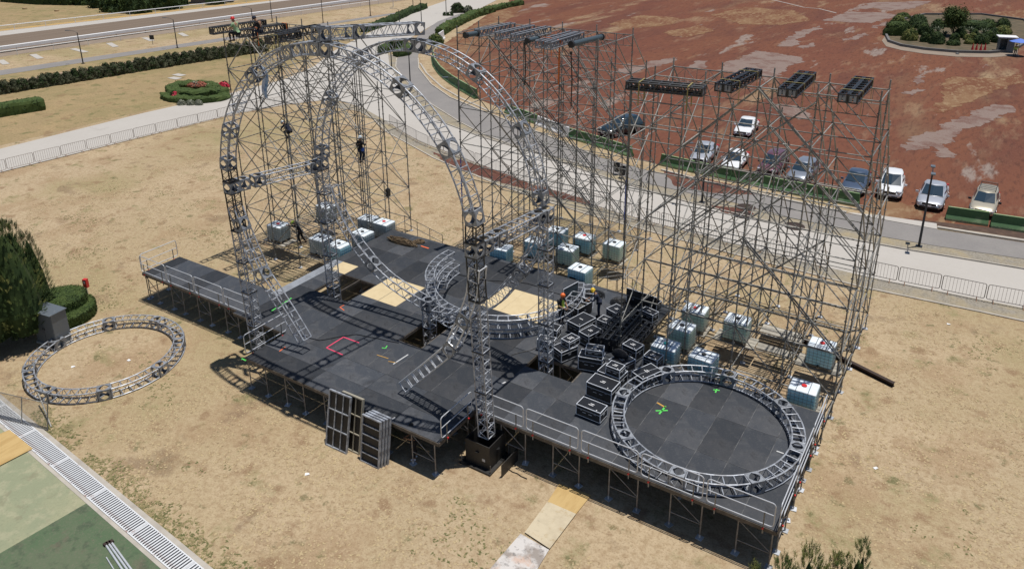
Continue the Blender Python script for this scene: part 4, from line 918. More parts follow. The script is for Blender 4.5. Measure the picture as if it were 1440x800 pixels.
for a in (
    ('dusty grey tank with red cap on the raised platform of the left scaffold', -37.15, 30.25, .995, 'd', 'r', .06), ('dusty tank behind the rear left truss tower, far in the left scaffold', -36.90, 34.20, .995, 'd', 'k', -.1),
    ('grey tank at the stage edge behind the rear left truss tower', -33.30, 30.20, .995, 'd', 'k', .05), ('light blue tank touching the left stage edge beside the truss tower', -31.65, 30.10, .995, 'b', 'k', -.05),
    ('dark tank below the ladder of the left scaffold', -32.95, 34.10, .995, 'd', 'k', .1), ('tank with red cap at the right rear of the left scaffold', -31.60, 34.10, .995, 'd', 'r', 0), ('tank with dark water in front of the ladder tanks, beside the stage edge', -31.65, 32.15, .995, 'd', 'k', -.04),
    ('blue tank left behind the rear right truss tower', -21.90, 36.80, .995, 'b', 'k', .04), ('blue tank farthest back in the middle scaffold', -21.50, 38.90, .995, 'b', 'k', .1), ('pale green tank with dark cap left of the red soil strip in the middle scaffold', -19.70, 36.90, .995, 'g', 'k', .02),
    ('blue tank with red cap and dark label in the middle scaffold', -19.60, 38.90, .995, 'b', 'r', 0, True), ('pale green tank on the raised platform at the right of the middle scaffold', -17.60, 38.95, .995, 'g', 'k', -.02), ('light blue tank with dark label touching the stage behind the curved trusses', -17.80, 34.92, .995, 'b', 'k', -.05, True),
    ('blue tank half hidden by the right cross beam', -23.10, 34.90, .995, 'b', 'k', .1),
    ('green tank with red cap, rearmost in the right scaffold', -10.72, 33.90, .995, 'g', 'r', .05), ('pale green tank in the middle of the left row in the right scaffold', -10.70, 31.95, .995, 'g', 'k', -.03), ('bright blue tank with teal cap beside the black cases', -10.74, 30.00, .995, 'b', 't', .02),
    ('pale blue tank with dark cap behind the ring on the stage', -8.94, 30.05, .995, 'b', 'k', -.06), ('pale green tank on the raised platform in the middle of the right scaffold', -8.60, 34.00, .995, 'g', 'k', .03), ('blue tank with red cap on the raised platform at the right end of the scaffold', -4.60, 33.85, .995, 'b', 'r', 0), ('blue tank with big red cap at the right rear corner of the stage', -4.54, 29.98, .995, 'b', 'r', .02)): tank(*a)

# ================================================================ ROAD CASES
def case(label, x, y, z, w, d, h, rz, text=2, wheels=True, open_=0, name='road_case', group='black road cases on the stage'):
    t = thing(name, label, 'case', (x, y, z), radians(rz), group); zb = .07 if wheels else .0
    q = MB()
    if open_:
        for s in (-1, 1): q.box((s * (w / 2 - .01), 0, zb + (h - zb) / 2), (.02, d, h - zb)); q.box((0, s * (d / 2 - .01), zb + (h - zb) / 2), (w - .04, .02, h - zb))
        q.box((0, 0, zb + .01), (w - .04, d - .04, .02))
    else: q.box((0, 0, zb + (h - zb) / 2), (w - .012, d - .012, h - zb - .006))
    q.build('body', M_black, t); q = MB(); e = .026
    for zz in (zb + .012, h - .012) + (() if open_ else (zb + (h - zb) * .7,)):
        ww = e if zz != zb + (h - zb) * .7 else .016
        for s in (-1, 1): q.box((0, s * (d / 2 - e / 2), zz), (w, e, ww)); q.box((s * (w / 2 - e / 2), 0, zz), (e, d - 2 * e, ww))
    for sx in (-1, 1):
        for sy in (-1, 1): q.box((sx * (w / 2 - e / 2), sy * (d / 2 - e / 2), zb + (h - zb) / 2), (e + .004, e + .004, h - zb - .05))
    q.build('edge_profile', M_edge, t)
    if not open_:
        q = MB()
        for k in range(text): q.box((-.02 + .03 * k, (k - (text - 1) / 2) * .09, h + .001), (.22 - .05 * (k % 2), .035, .003))
        if text: q.box((w * .3, -d * .36, h + .001), (.05, .04, .003)); q.build('stencil_print', M_white, t)
        q = MB()
        for s in (-.18, .1): q.box((s, -d / 2 - .001, zb + (h - zb) * .45), (.16, .003, .02))
        q.build('stencil_print', M_white, t)
    q = MB()
    for s in (-.28, .28): q.box((s * w, -d / 2 - .004, zb + (h - zb) * .68), (.09, .012, .08)); q.box((s * w, d / 2 + .004, zb + (h - zb) * .68), (.09, .012, .08))
    for s in (-1, 1): q.box((s * (w / 2 + .004), 0, zb + (h - zb) * .5), (.012, .14, .08))
    q.build('latch', M_aluplate, t)
    if wheels:
        q = MB().tube((0, -.018, .035), (0, .018, .035), .035, 10)
        wm = q.mesh('caster', M_tyre)
        for sx in (-1, 1):
            for sy in (-1, 1): link('caster', wm, t, (sx * (w / 2 - .1), sy * (d / 2 - .1), 0))
    return t
D_ = DZ + .006
case('lone black road case in front of the others, near the ring', -11.5, 23.9, D_, 1.12, .62, .56, -2)
case('large black road case left of the ring, nearest of the cluster', -11.7, 25.35, D_, 1.2, .8, .72, -2)
case('black road case behind the large near one with a small case on top', -11.75, 26.35, D_, 1.1, .75, .68, -4)
case('small black road case standing on a bigger one near the ring', -11.55, 26.2, D_ + .69, .68, .5, .42, -4, 2, False)
case('black road case diagonal beside the ring rim', -10.55, 27.3, D_, .72, 1.15, .55, -24)
case('black road case behind the diagonal one near the blue tank', -10.75, 28.5, D_, .72, .6, .62, -6)
case('black road case left of the small one near the blue tank', -11.85, 28.75, D_, .78, .62, .68, -12)
case('low black road case under the black bag', -11.85, 27.55, D_, .75, .95, .55, -20)
case('big black road case under the tilted flat case', -13.05, 26.95, D_, 1.1, .66, .72, 14, 1)
case('flat tilted black road case with two white bars on top', -12.98, 27.1, D_ + .73, .8, .52, .3, 18, 3, False)
case('lower black case of the two-case stack left of the black trusses', -14.5, 27.1, D_, .7, .98, .6, -22)
case('upper small black case of the two-case stack', -14.35, 27.35, D_ + .61, .52, .72, .34, -14, 3, False)
case('black road case right of the truss tower, front one', -15.55, 27.25, D_, .8, .5, .58, 10)
case('black road case right of the truss tower, rear one', -15.9, 28.35, D_, .75, .6, .55, 8, 1)
case('black road case with wide white rim in front of the black truss stack', -14.1, 28.9, D_, .66, .95, .62, -16)
case('long black trunk beside the worker in the orange helmet', -14.95, 29.6, D_, .82, 1.2, .62, -14, 1)
case('thin black case with red sticker behind the worker in yellow helmet', -14.15, 30.6, D_, .62, .6, .38, -8)
case('black case with orange sticker behind the thin one', -14.05, 31.75, D_, .8, .75, .42, -18)
case('black case at the rear end of the black truss stack', -12.55, 32.3, D_, .8, .5, .5, -14, 1)
t = case('open black trunk full of cables between the two workers', -15.9, 31.0, D_, 1.0, 1.15, .62, -12, 0, True, 1, 'open_trunk')
o = MB().box((-.5, 0, 1.0), (.05, 1.15, .8)).build('lid', M_black, t); q = MB()
for zz in (.61, 1.39): q.box((-.47, 0, zz), (.03, 1.17, .03))
for s in (-1, 1): q.box((-.47, s * .57, 1.0), (.03, .03, .78))
q.build('edge_profile', M_edge, o); MB().box((-.47, 0, 1.0), (.012, 1.0, .68)).build('lining', mat('slate_lining', (0.035, .06, .075), .35), o)
t = case('long black case with its lid standing open at the rear right of the stage', -13.3, 33.4, D_, 1.75, .55, .5, -6, 0, True, 1, 'open_trunk')
o = MB().box((0, -.30, .72), (1.75, .05, .42)).build('lid', M_black, t)
q = MB()
for zz in (.53, .92): q.box((0, -.31, zz), (1.77, .03, .025))
q.build('edge_profile', M_edge, o)
def cable_heap(name, label, x, y, z, r, m, n=16, cat='cable', seed=1, h=.16, rr=.018):
    rnd = random.Random(seed); q = MB()
    for i in range(n):
        a0 = rnd.uniform(0, 6.28); k = rnd.uniform(.35, 1); cx, cy = rnd.uniform(-.25, .25) * r, rnd.uniform(-.25, .25) * r; pts = []
        for j in range(15):
            a = a0 + j * .45; p = r * k * (1 + .12 * sin(a * 3 + i)); pts.append((cx + p * cos(a), cy + .7 * p * sin(a), .02 + h * (i / n) * (1 - .5 * k) + .015 * sin(a * 2)))
        q.path(pts, rr, 5)
    o = q.build(name, m); o.location = (x, y, z); return tag(o, label, cat)
cable_heap('cable_coil', 'coil of black cable on the rear stage, left of the longer heap', -16.1, 33.1, D_, .55, M_cable, 16, seed=3)
cable_heap('cable_heap', 'longer heap of black and grey cable in front of the open case', -14.3, 33.0, D_, .7, M_cable, 20, seed=4)
cable_heap('cable_heap', 'small cable heap in front of the case lid at the right', -13.5, 32.4, D_, .4, M_galv, 8, seed=9)
t = cable_heap('cable_heap', 'tangle of cables inside the open trunk', -15.9, 31.0, D_ + .3, .36, M_galv, 14, seed=5)
cable_heap('netting_heap', 'heap of brown netting lying on the rear left of the stage', -29.2, 32.9, D_, .75, M_net, 18, 'netting', 6, .22, .035).scale = (1.45, .55, 1)
cable_heap('netting_heap', 'small bit of brown netting right of the big heap', -28.2, 33.5, D_, .35, M_net, 8, 'netting', 8, .15, .035)
q = MB().lathe((0, 0, 0), [(.30, 0), (.34, .08), (.27, .2), (.13, .3), (.03, .31)], 12, (1.2, .75)); v = [(x + .05 * mnoise.noise((x * 5, y * 5, z * 5)), y + .05 * mnoise.noise((y * 5, z * 5, x * 5)), z) for x, y, z in q.v]; q.v = v
o = q.build('bag', M_clothk, smooth=True); o.location = (-12.05, 27.75, D_ + .56); tag(o, 'soft black bag lying on a low road case', 'bag')
# black truss stack on the stage
for i in range(5):
    x = -13.55 + .36 * i
    for lv in range(2 if i in (0, 1, 2) else 1):
        flat_truss('black_truss', ('upper' if lv else 'lower') + ' black truss, ' + ['leftmost', 'second from the left', 'middle', 'fourth from the left', 'rightmost'][i] + ' lane of the stack on the stage', (x, 28.5 + .1 * i, D_ + .17 + lv * .32), (x - .03, 32.0 - .12 * i, D_ + .17 + lv * .32), M_blacktruss, 'black trusses stacked on the stage', .13, .13)
# ================================================================ LEANING PANELS
def lean_panel(label, bx, by, w, h, dep, tilt, cols, rows, frame_m, group, rz=0.0):
    t = thing('leaning_deck', label, 'stage deck', (bx, by, 0), rz, group); t.rotation_euler = (-tilt, 0, rz)
    q = MB()
    for s in (-1, 1): q.box((s * (w / 2 - .025), 0, h / 2), (.05, dep, h)); q.box((0, 0, h / 2 + s * (h / 2 - .025)), (w - .1, dep, .05))
    q.build('frame', frame_m, t)
    MB().box((0, dep * .3, h / 2), (w - .1, .02, h - .1)).build('deck_panel', mat('brown_black_board', (.018, .015, .013), .6), t)
    for i in range(1, cols): MB().box((-w / 2 + w * i / cols, -dep * .15, h / 2), (.035, dep * .5, h - .1)).build('batten', frame_m, t)
    for i in range(1, rows): MB().box((0, -dep * .17, h * i / rows), (w - .1, dep * .54, .035)).build('batten', frame_m, t)
    return t
lean_panel('tall aluminium framed deck leaning on the stage, front one with nine black fields', -20.55, 18.35, 1.2, 2.5, .09, .22, 3, 3, M_alu, 'decks leaning on the stage', .02)
lean_panel('tall deck leaning behind the nine-field one, its cream edge showing', -20.05, 18.62, 1.15, 2.45, .12, .2, 3, 3, mat('dull_cream_frame', (.36, .33, .26), .6, .2), 'decks leaning on the stage', .02)
for i in range(4):
    lean_panel(['front one of the four short decks leaning on the stage, with six black fields', 'second one in the row of four short leaning decks', 'third one in the row of four short leaning decks', 'rearmost of the four short leaning decks'][i], -18.72 + .05 * i, 18.4 + .13 * i, 1.0, 2.08, .10, .16, 1, 5, M_alu, 'short decks leaning on the stage', .0)
# ================================================================ PEOPLE
def person(label, x, y, z, rz, J, shirt, legs, hat=None, vest=None, skin=M_skin, hair=M_hair, shoe=M_trim, sleeves=True, s=1.0, group=None):
    t = thing('person', label, 'person', (x, y, z), radians(rz), group); t.scale = (s, s, s)
    P = dict(hip=(0, 0, .95), waist=(0, 0, 1.08), chest=(0, 0, 1.34), neck=(0, 0, 1.48), head=(.02, 0, 1.62), top=(.02, 0, 1.73),
             shl=(0, .19, 1.41), shr=(0, -.19, 1.41), ell=(-.02, .25, 1.14), elr=(-.02, -.25, 1.14), wrl=(.06, .26, .9), wrr=(.06, -.26, .9),
             hpl=(0, .09, .9), hpr=(0, -.09, .9), knl=(.02, .11, .5), knr=(.02, -.11, .5), anl=(-.02, .11, .09), anr=(-.02, -.11, .09), tol=(.15, .13, .04), tor=(.15, -.13, .04))
    P.update(J); V = {k: Vector(v) for k, v in P.items()}
    def skin_mesh(name, nodes, edges, m, sub=1, parent=t):
        me = bpy.data.meshes.new(name); idx = {n: i for i, (n, r) in enumerate(nodes)}
        me.from_pydata([tuple(V[n]) for n, r in nodes], [(idx[a], idx[b]) for a, b in edges], []); me.materials.append(m)
        o = link(name, me, parent); md = o.modifiers.new('skin', 'SKIN'); md.use_smooth_shade = True
        for i, (n, r) in enumerate(nodes): me.skin_vertices[0].data[i].radius = r if isinstance(r, tuple) else (r, r)
        me.skin_vertices[0].data[0].use_root = True
        sb = o.modifiers.new('sub', 'SUBSURF'); sb.levels = sb.render_levels = sub; return o
    for sd in 'lr':
        d = (V['wr' + sd] - V['el' + sd]).normalized(); V['pm' + sd] = V['wr' + sd] + d * .075
    body = skin_mesh('body', [('hip', (.13, .10)), ('waist', (.12, .09)), ('chest', (.14, .10)), ('neck', .052), ('head', .085), ('top', .06), ('shl', .055), ('ell', .042), ('wrl', .028), ('pml', .034), ('shr', .055), ('elr', .042), ('wrr', .028), ('pmr', .034),
                      ('hpl', .08), ('knl', .058), ('anl', .04), ('hpr', .08), ('knr', .058), ('anr', .04)],
              [('hip', 'waist'), ('waist', 'chest'), ('chest', 'neck'), ('neck', 'head'), ('head', 'top'), ('chest', 'shl'), ('shl', 'ell'), ('ell', 'wrl'), ('wrl', 'pml'), ('chest', 'shr'), ('shr', 'elr'), ('elr', 'wrr'), ('wrr', 'pmr'), ('hip', 'hpl'), ('hpl', 'knl'), ('knl', 'anl'), ('hip', 'hpr'), ('hpr', 'knr'), ('knr', 'anr')], skin)
    q = MB()
    for sd in 'lr':
        d = (V['wr' + sd] - V['el' + sd]).normalized(); pm = V['pm' + sd]; sx = d.cross(Vector((0, 0, 1)));
        sx = sx.normalized() if sx.length > .1 else Vector((0, 1, 0)); nn = d.cross(sx)
        for k, ln in enumerate((.065, .078, .072, .055)):
            b = pm + sx * (.012 * (k - 1.5)) * 1.6 + d * .03; m_ = b + d * ln * .55 - nn * .006; q.tube(b, m_, .009, 5, .008); q.tube(m_, m_ + d * ln * .45 - nn * .02, .008, 5, .006)
        b = pm + sx * .03 - d * .01; m_ = b + (d + sx).normalized() * .035; q.tube(b, m_, .011, 5, .009); q.tube(m_, m_ + d * .03, .009, 5, .007)
    # face: nose, eyes, ears
    hd = V['head']; up = (V['top'] - V['head']).normalized(); fwd = Vector((1, 0, 0)) - up * up.x; fwd.normalize(); sd_ = up.cross(fwd)
    q.tube(hd + fwd * .085 + up * .015, hd + fwd * .105 - up * .02, .008, 5, .014)
    for s_ in (-1, 1): q.tube(hd + sd_ * s_ * .085, hd + sd_ * s_ * .098, .025, 6, .02)
    q.build('hands_and_face', skin, body)
    q = MB()
    for s_ in (-1, 1): q.box(hd + fwd * .086 + sd_ * s_ * .03 + up * .015, (.008, .02, .012))
    q.box(hd + fwd * .086 - up * .045, (.008, .045, .01)); q.build('eyes_and_mouth', M_hair, body)
    sh = [('waist', (.145, .115)), ('chest', (.165, .125)), ('neck0', .07), ('shl', .075), ('shr', .075)]; V['neck0'] = V['chest'].lerp(V['neck'], .72); ed = [('waist', 'chest'), ('chest', 'neck0'), ('chest', 'shl'), ('chest', 'shr')]
    for sd in 'lr':
        V['ua' + sd] = V['sh' + sd].lerp(V['el' + sd], .8); sh += [('ua' + sd, .058)]; ed += [('sh' + sd, 'ua' + sd)]
        if sleeves: V['fa' + sd] = V['el' + sd].lerp(V['wr' + sd], .9); sh += [('el' + sd, .055), ('fa' + sd, .042)]; ed += [('ua' + sd, 'el' + sd), ('el' + sd, 'fa' + sd)]
    V['hem'] = V['waist'].lerp(V['hip'], .9); sh += [('hem', (.14, .115))]; ed += [('waist', 'hem')]
    skin_mesh('shirt', sh, ed, shirt)
    lg = [('hip', (.14, .115))]; ed = []
    for sd in 'lr': V['cf' + sd] = V['kn' + sd].lerp(V['an' + sd], .85); lg += [('hp' + sd, .095), ('kn' + sd, .072), ('cf' + sd, .058)]; ed += [('hip', 'hp' + sd), ('hp' + sd, 'kn' + sd), ('kn' + sd, 'cf' + sd)]
    skin_mesh('trousers', lg, ed, legs)
    for sd in 'lr':
        a, b = V['an' + sd] + Vector((-.04, 0, -.02)), V['to' + sd]; MB().tube(a, a.lerp(b, .5), .05, 8, .052).tube(a.lerp(b, .5), b, .052, 8, .035).build('shoe', shoe, t)
    if vest is not None: skin_mesh('vest', [('waist', (.155, .125)), ('chest', (.18, .14)), ('neck0', .085), ('hem', (.15, .125))], [('waist', 'chest'), ('chest', 'neck0'), ('waist', 'hem')], vest)
    up3 = up.to_track_quat('Z', 'Y').to_matrix(); q = MB()
    if hat is None: q.lathe((0, 0, 0), [(.092, -.03), (.105, .03), (.098, .08), (.06, .125), (.01, .14)], 14); nm, mm = 'hair', hair
    else:
        q.lathe((0, 0, 0), [(.10, 0), (.128, .012), (.118, .04), (.112, .09), (.085, .135), (.04, .155), (.01, .158)], 16); q.add([(.09, -.07, .012), (.165, -.05, .004), (.165, .05, .004), (.09, .07, .012), (.09, -.07, .022), (.165, -.05, .014), (.165, .05, .014), (.09, .07, .022)], [(3, 2, 1, 0), (4, 5, 6, 7), (0, 1, 5, 4), (1, 2, 6, 5), (2, 3, 7, 6)]); nm, mm = 'helmet', hat
    c = V['head'].lerp(V['top'], .25); q.v = [tuple(up3 @ Vector(v) + c) for v in q.v]; q.build(nm, mm, t, smooth=True)
    return t
work = dict(ell=(.02, .26, 1.16), elr=(.02, -.26, 1.16), wrl=(.27, .12, 1.08), wrr=(.27, -.1, 1.06), head=(.06, 0, 1.60), top=(.10, 0, 1.71))
person('worker in orange helmet and yellow-green vest standing beside the open trunk', -16.05, 29.55, D_, -15, work, M_clothk, M_clothk, M_orange, M_vest, sleeves=False)
bendw = dict(waist=(.05, 0, 1.07), chest=(.16, 0, 1.28), neck=(.23, 0, 1.40), head=(.30, 0, 1.50), top=(.35, 0, 1.60), shl=(.17, .19, 1.34), shr=(.17, -.19, 1.34), ell=(.27, .27, 1.1), elr=(.27, -.27, 1.1), wrl=(.5, .2, 1.05), wrr=(.5, -.2, 1.0))
person('worker in yellow helmet and dark clothes bending over the open trunk', -14.75, 31.1, D_, 205, bendw, M_clothn, M_clothn, M_yellow)
climb = dict(wrl=(.18, .3, 1.0), wrr=(.2, -.28, 1.3), ell=(0, .33, 1.18), elr=(.02, -.33, 1.2), knr=(.12, -.12, .6), anr=(.04, -.1, .3), tor=(.18, -.1, .24), knl=(.05, .1, .5))
p_ = person('worker in black climbing the ladder of the left scaffold with a blue pouch', -32.1, 33.02, 6.3, 90, climb, M_clothk, M_clothn, M_helmw)
MB().box((-.02, -.17, .92), (.14, .14, .18)).build('tool_pouch', mat('bright_blue_plastic', (.03, .12, .5), .5), p_)
crouch = dict(hip=(-.1, 0, .5), waist=(-.06, 0, .63), chest=(.12, 0, .84), neck=(.22, 0, .93), head=(.31, 0, .98), top=(.40, 0, 1.04), shl=(.12, .19, .88), shr=(.12, -.19, .88), ell=(.3, .25, .7), elr=(.3, -.25, .7), wrl=(.42, .12, .55), wrr=(.42, -.12, .55),
              hpl=(-.1, .1, .48), hpr=(-.1, -.1, .48), knl=(.22, .15, .5), knr=(.22, -.15, .48), anl=(.02, .13, .09), anr=(.02, -.13, .09), tol=(.18, .14, .04), tor=(.18, -.14, .04))
p = WY(410, 231, 31.6); person('worker in dark clothes and grey helmet crouching on the left scaffold above the beam', p.x, p.y, ZK(3) - .1, 190, crouch, M_clothn, M_clothk, M_helmw)
lean = dict(hip=(-.05, 0, .86), waist=(0, 0, 1.0), chest=(.16, 0, 1.2), neck=(.26, 0, 1.3), head=(.36, 0, 1.36), top=(.44, 0, 1.44), shl=(.17, .19, 1.26), shr=(.17, -.19, 1.26), ell=(.42, .24, 1.26), elr=(.42, -.24, 1.26), wrl=(.64, .2, 1.28), wrr=(.64, -.18, 1.28), hpl=(-.05, .1, .82), hpr=(-.05, -.1, .82), knl=(.1, .12, .46), knr=(-.05, -.12, .45), anl=(-.08, .12, .09), anr=(-.3, -.12, .1), tol=(.08, .13, .05), tor=(-.14, -.13, .05))
person('worker in black with yellow-green cap reaching out beside the dusty raised tank', -35.6, 30.6, .99, 200, lean, M_clothk, M_clothk, M_vest)
sit = dict(hip=(0, 0, .5), waist=(0, 0, .64), chest=(.06, 0, .9), neck=(.1, 0, 1.04), head=(.14, 0, 1.17), top=(.17, 0, 1.28), shl=(.06, .19, .98), shr=(.06, -.19, .98), ell=(.18, .26, .74), elr=(.18, -.26, .74), wrl=(.42, .16, .68), wrr=(.42, -.14, .68),
           hpl=(0, .1, .46), hpr=(0, -.1, .46), knl=(.4, .13, .48), knr=(.38, -.15, .46), anl=(.36, .13, .05), anr=(.34, -.15, .05), tol=(.5, .14, 0), tor=(.48, -.15, 0))
p = W(333, 47, 14.75); person('worker in pale green vest and red helmet sitting on the left scaffold top', p.x, p.y, 14.3, 195, sit, M_clothg, M_clothk, M_red, M_clothg, sleeves=False)
p = W(366, 44, 14.75); person('worker in dark navy clothes kneeling on the black trusses of the left scaffold', p.x, p.y, 14.3, 200, dict(sit, head=(.24, 0, 1.12), top=(.3, 0, 1.2), neck=(.17, 0, 1.02)), M_clothk, M_clothn, M_clothn)
person('man in black with white shoes standing in the shade under the stage edge', -17.35, 19.62, 0.01, 205, work, M_clothk, M_clothk, shoe=M_shoe, sleeves=False)
# ================================================================ CARS
def car(label, x, y, rz, paint, kind='sedan', L=4.6, Wd=1.8, Hh=1.45, rack=False, name='parked_car', group='cars parked on the red field'):
    """local frame: nose towards +x, wheels on z = 0"""
    t = thing(name, label, 'car', (x, y, .02), radians(rz), group); w = Wd / 2
    zb = .22; belt = Hh * .62; suv = kind in ('suv', 'crossover')
    if suv: zb = .28; belt = Hh * .60
    hl = L / 2
    prof = {'sedan': [(-1, .55, .80), (-.97, .62, .93), (-.80, belt - .0, .98), (-.58, belt + .02, 1), (0, belt + .01, 1), (.38, belt - .01, 1), (.62, belt - .10, .985), (.85, belt - .22, .94), (.96, belt - .34, .86), (1, .50, .74)],
            'suv': [(-1, .62, .84), (-.985, .80, .94), (-.93, belt, .97), (-.6, belt + .03, 1), (0, belt + .02, 1), (.4, belt, 1), (.62, belt - .06, .99), (.86, belt - .15, .95), (.965, belt - .30, .88), (1, .58, .78)]}['suv' if kind != 'sedan' else 'sedan']
    st = [(fx * hl, zt, fw * w) for fx, zt, fw in prof]; q = MB(); rings = []
    for (X, zt, ww) in st:
        ring_ = [(X, -ww * .80, zb), (X, -ww * .97, zb + .10), (X, -ww, zb + (zt - zb) * .45), (X, -ww * .97, zt - .10), (X, -ww * .86, zt - .015), (X, -ww * .45, zt + .02), (X, 0, zt + .028)]
        ring_ += [(a, -b, c) for a, b, c in reversed(ring_[:-1])]; rings.append(ring_)
    n = len(rings[0])
    for r_ in rings: q.v += r_
    for i in range(len(rings) - 1):
        for j in range(n): k = (j + 1) % n; q.f.append((i * n + j, (i + 1) * n + j, (i + 1) * n + k, i * n + k))
    q.f.append(tuple(range(n))); q.f.append(tuple(range((len(rings) - 1) * n, len(rings) * n))[::-1]); q.mi = [0] * len(q.f)
    b = q.build('body', paint, t, smooth=True); sb = b.modifiers.new('sub', 'SUBSURF'); sb.levels = sb.render_levels = 1
    # greenhouse: base ring on the belt, roof ring above
    rb = {'sedan': (-.74, .50, -.34, .04), 'suv': (-.93, .50, -.72, .08), 'crossover': (-.93, .52, -.56, .04), 'hatch': (-.93, .50, -.66, .05), 'wagon': (-.95, .50, -.78, .05)}[kind]
    x0, x1, r0, r1 = [v * hl for v in rb]; zb_ = belt - .03; wt = w * .72; wbm = w * .93
    q = MB(); vs = []
    lay_ = [(x0, x1, wbm, zb_), (x0 + (r0 - x0) * .9, x1 + (r1 - x1) * .9, wt + .03, Hh - .07), (r0 + .05, r1 - .08, wt * .93, Hh - .015), ((r0 + .3), (r1 - .3), wt * .6, Hh)]
    for a, c, ww, z in lay_:
        vs += [(a + .05, -ww * .88, z), (a * .5 + c * .5, -ww * 1.02, z), (c - .06, -ww * .88, z), (c + .09, 0, z), (c - .06, ww * .88, z), (a * .5 + c * .5, ww * 1.02, z), (a + .05, ww * .88, z), (a - .07, 0, z)]
    fs = []
    for l in range(3):
        for j in range(8): k = (j + 1) % 8; fs.append((l * 8 + j, l * 8 + k, (l + 1) * 8 + k, (l + 1) * 8 + j))
    fs.append(tuple(range(24, 32))); q.add(vs, fs); q.build('cabin', paint, t, smooth=True)
    def lerp(a, b_, s): return tuple(a[i] + (b_[i] - a[i]) * s for i in range(3))
    def pane(A, B, C, D, s0=.08, s1=.92, t0=.06, t1=.9, off=(0, 0, 0)):
        def P(u, v_): return lerp(lerp(A, B, u), lerp(D, C, u), v_)
        v = [P(s0, t0), P(s1, t0), P(s1, t1), P(s0, t1)]; return [tuple(p[i] + off[i] for i in range(3)) for p in v]
    V0, V1 = vs[:8], vs[8:16]
    def glass(pn, nm='window'):
        v = [Vector(p) for p in pn]; nrm = (v[1] - v[0]).cross(v[3] - v[0]).normalized(); c = sum(v, Vector()) / 4
        if nrm.dot(c - Vector(((x0 + x1) / 2, 0, belt))) < 0: nrm = -nrm
        MB().add([p + nrm * .012 for p in v] + [p - nrm * .01 for p in v], [(0, 1, 2, 3), (7, 6, 5, 4), (0, 4, 5, 1), (1, 5, 6, 2), (2, 6, 7, 3), (3, 7, 4, 0)]).build(nm, M_glass, t)
    q = MB()
    ws = [pane(V0[2], V0[3], V1[3], V1[2], .06, 1, .04, .98, (.012, 0, 0)), pane(V0[3], V0[4], V1[4], V1[3], 0, .94, .04, .98, (.012, 0, 0))]
    q = MB(); q.add(ws[0] + [ws[1][1], ws[1][2]], [(0, 1, 2, 3), (1, 4, 5, 2)]); o_ = q.build('windscreen', M_glass, t); o_.location = (.012, 0, .01)
    rw = [pane(V0[7], V0[0], V1[0], V1[7], 0, .86, .15, .9), pane(V0[6], V0[7], V1[7], V1[6], .14, 1, .15, .9)]
    q = MB(); q.add(rw[0] + rw[1], [(0, 1, 2, 3), (4, 5, 6, 7)]); o_ = q.build('rear_window', M_glass, t); o_.location = (-.012, 0, .01)
    for s in ((0, 1, 2), (6, 5, 4)):
        glass(pane(V0[s[0]], V0[s[1]], V1[s[1]], V1[s[0]], .16, .96, .12, .86)); glass(pane(V0[s[1]], V0[s[2]], V1[s[2]], V1[s[1]], .03, .80, .12, .86))
    wr = .33 if not suv else .37
    for X in (-.60 * hl, .62 * hl):
        for s in (-1, 1):
            wt_ = link('wheel', None, t, (X, s * (w - .12), wr)); 
            MB().tube((0, -.11, 0), (0, .11, 0), wr, 18).build('tyre', M_tyre, wt_); MB().tube((0, s * .112, 0), (0, s * .118, 0), wr * .62, 12).build('rim', M_rim, wt_)
            q = MB(); 
            for k in range(9):
                a, b_ = pi * k / 9, pi * (k + 1) / 9; q.add([(X + (wr + e) * cos(c), s * (w - .06 + g), wr + (wr + e) * sin(c)) for c in (a, b_) for e, g in ((.06, .055), (-.02, .055), (.06, -.06))], [(0, 3, 4, 1), (0, 2, 5, 3)])
            q.build('wheel_arch', M_trim, t)
    for s in (-1, 1):
        zf = belt - .36 if not suv else belt - .26
        MB().box((.91 * hl, s * w * .66, zf), (.26, .34, .13), -s * .45).build('headlight', M_lampglass, t)
        MB().box((-.975 * hl, s * w * .72, belt - .16), (.10, .30, .15)).build('tail_light', M_red, t)
        MB().box((x1 - .22, s * (w + .09), belt + .04), (.12, .2, .13)).build('wing_mirror', paint if kind != 'wagon' else M_trim, t)
        for dx in (.02, .40): MB().box((dx * hl - .1, s * (w * 1.0), belt - .14), (.14, .025, .03)).build('door_handle', paint, t)
    MB().box((.985 * hl, 0, .56 if not suv else .66), (.10, w * 1.0, .15)).build('grille', M_trim, t)
    MB().box((.995 * hl, 0, .34), (.10, w * 1.3, .12)).build('bumper_intake', M_trim, t); MB().box((1.02 * hl, 0, .45), (.02, .34, .11)).build('licence_plate', M_white, t)
    MB().box((-1.0 * hl, 0, .66), (.02, .34, .11)).build('licence_plate', M_white, t)
    MB().box((-.2, 0, zb - .02), (L * .86, Wd * .8, .1)).build('underbody', M_trim, t)
    if rack:
        q = MB()
        for s in (-1, 1): q.tube((r0 + .1, s * wt * .85, Hh + .09), (r1 - .1, s * wt * .85, Hh + .09), .022, 6)
        for k in range(5): X = r0 + .1 + (r1 - r0 - .2) * k / 4; q.tube((X, -wt * .85, Hh + .09), (X, wt * .85, Hh + .09), .018, 6)
        for X in (r0 + .15, r1 - .15):
            for s in (-1, 1): q.tube((X, s * wt * .85, Hh - .03), (X, s * wt * .85, Hh + .18), .02, 6)
        q.tube((r0 + .1, -wt * .85, Hh + .18), (r0 + .1, wt * .85, Hh + .18), .02, 6); q.build('roof_rack', M_trim, t)
    return t
def paintm(n, c, r=.22, me=.0): return mat(n, c, r, me, **{'Coat Weight': .6, 'Coat Roughness': .08})
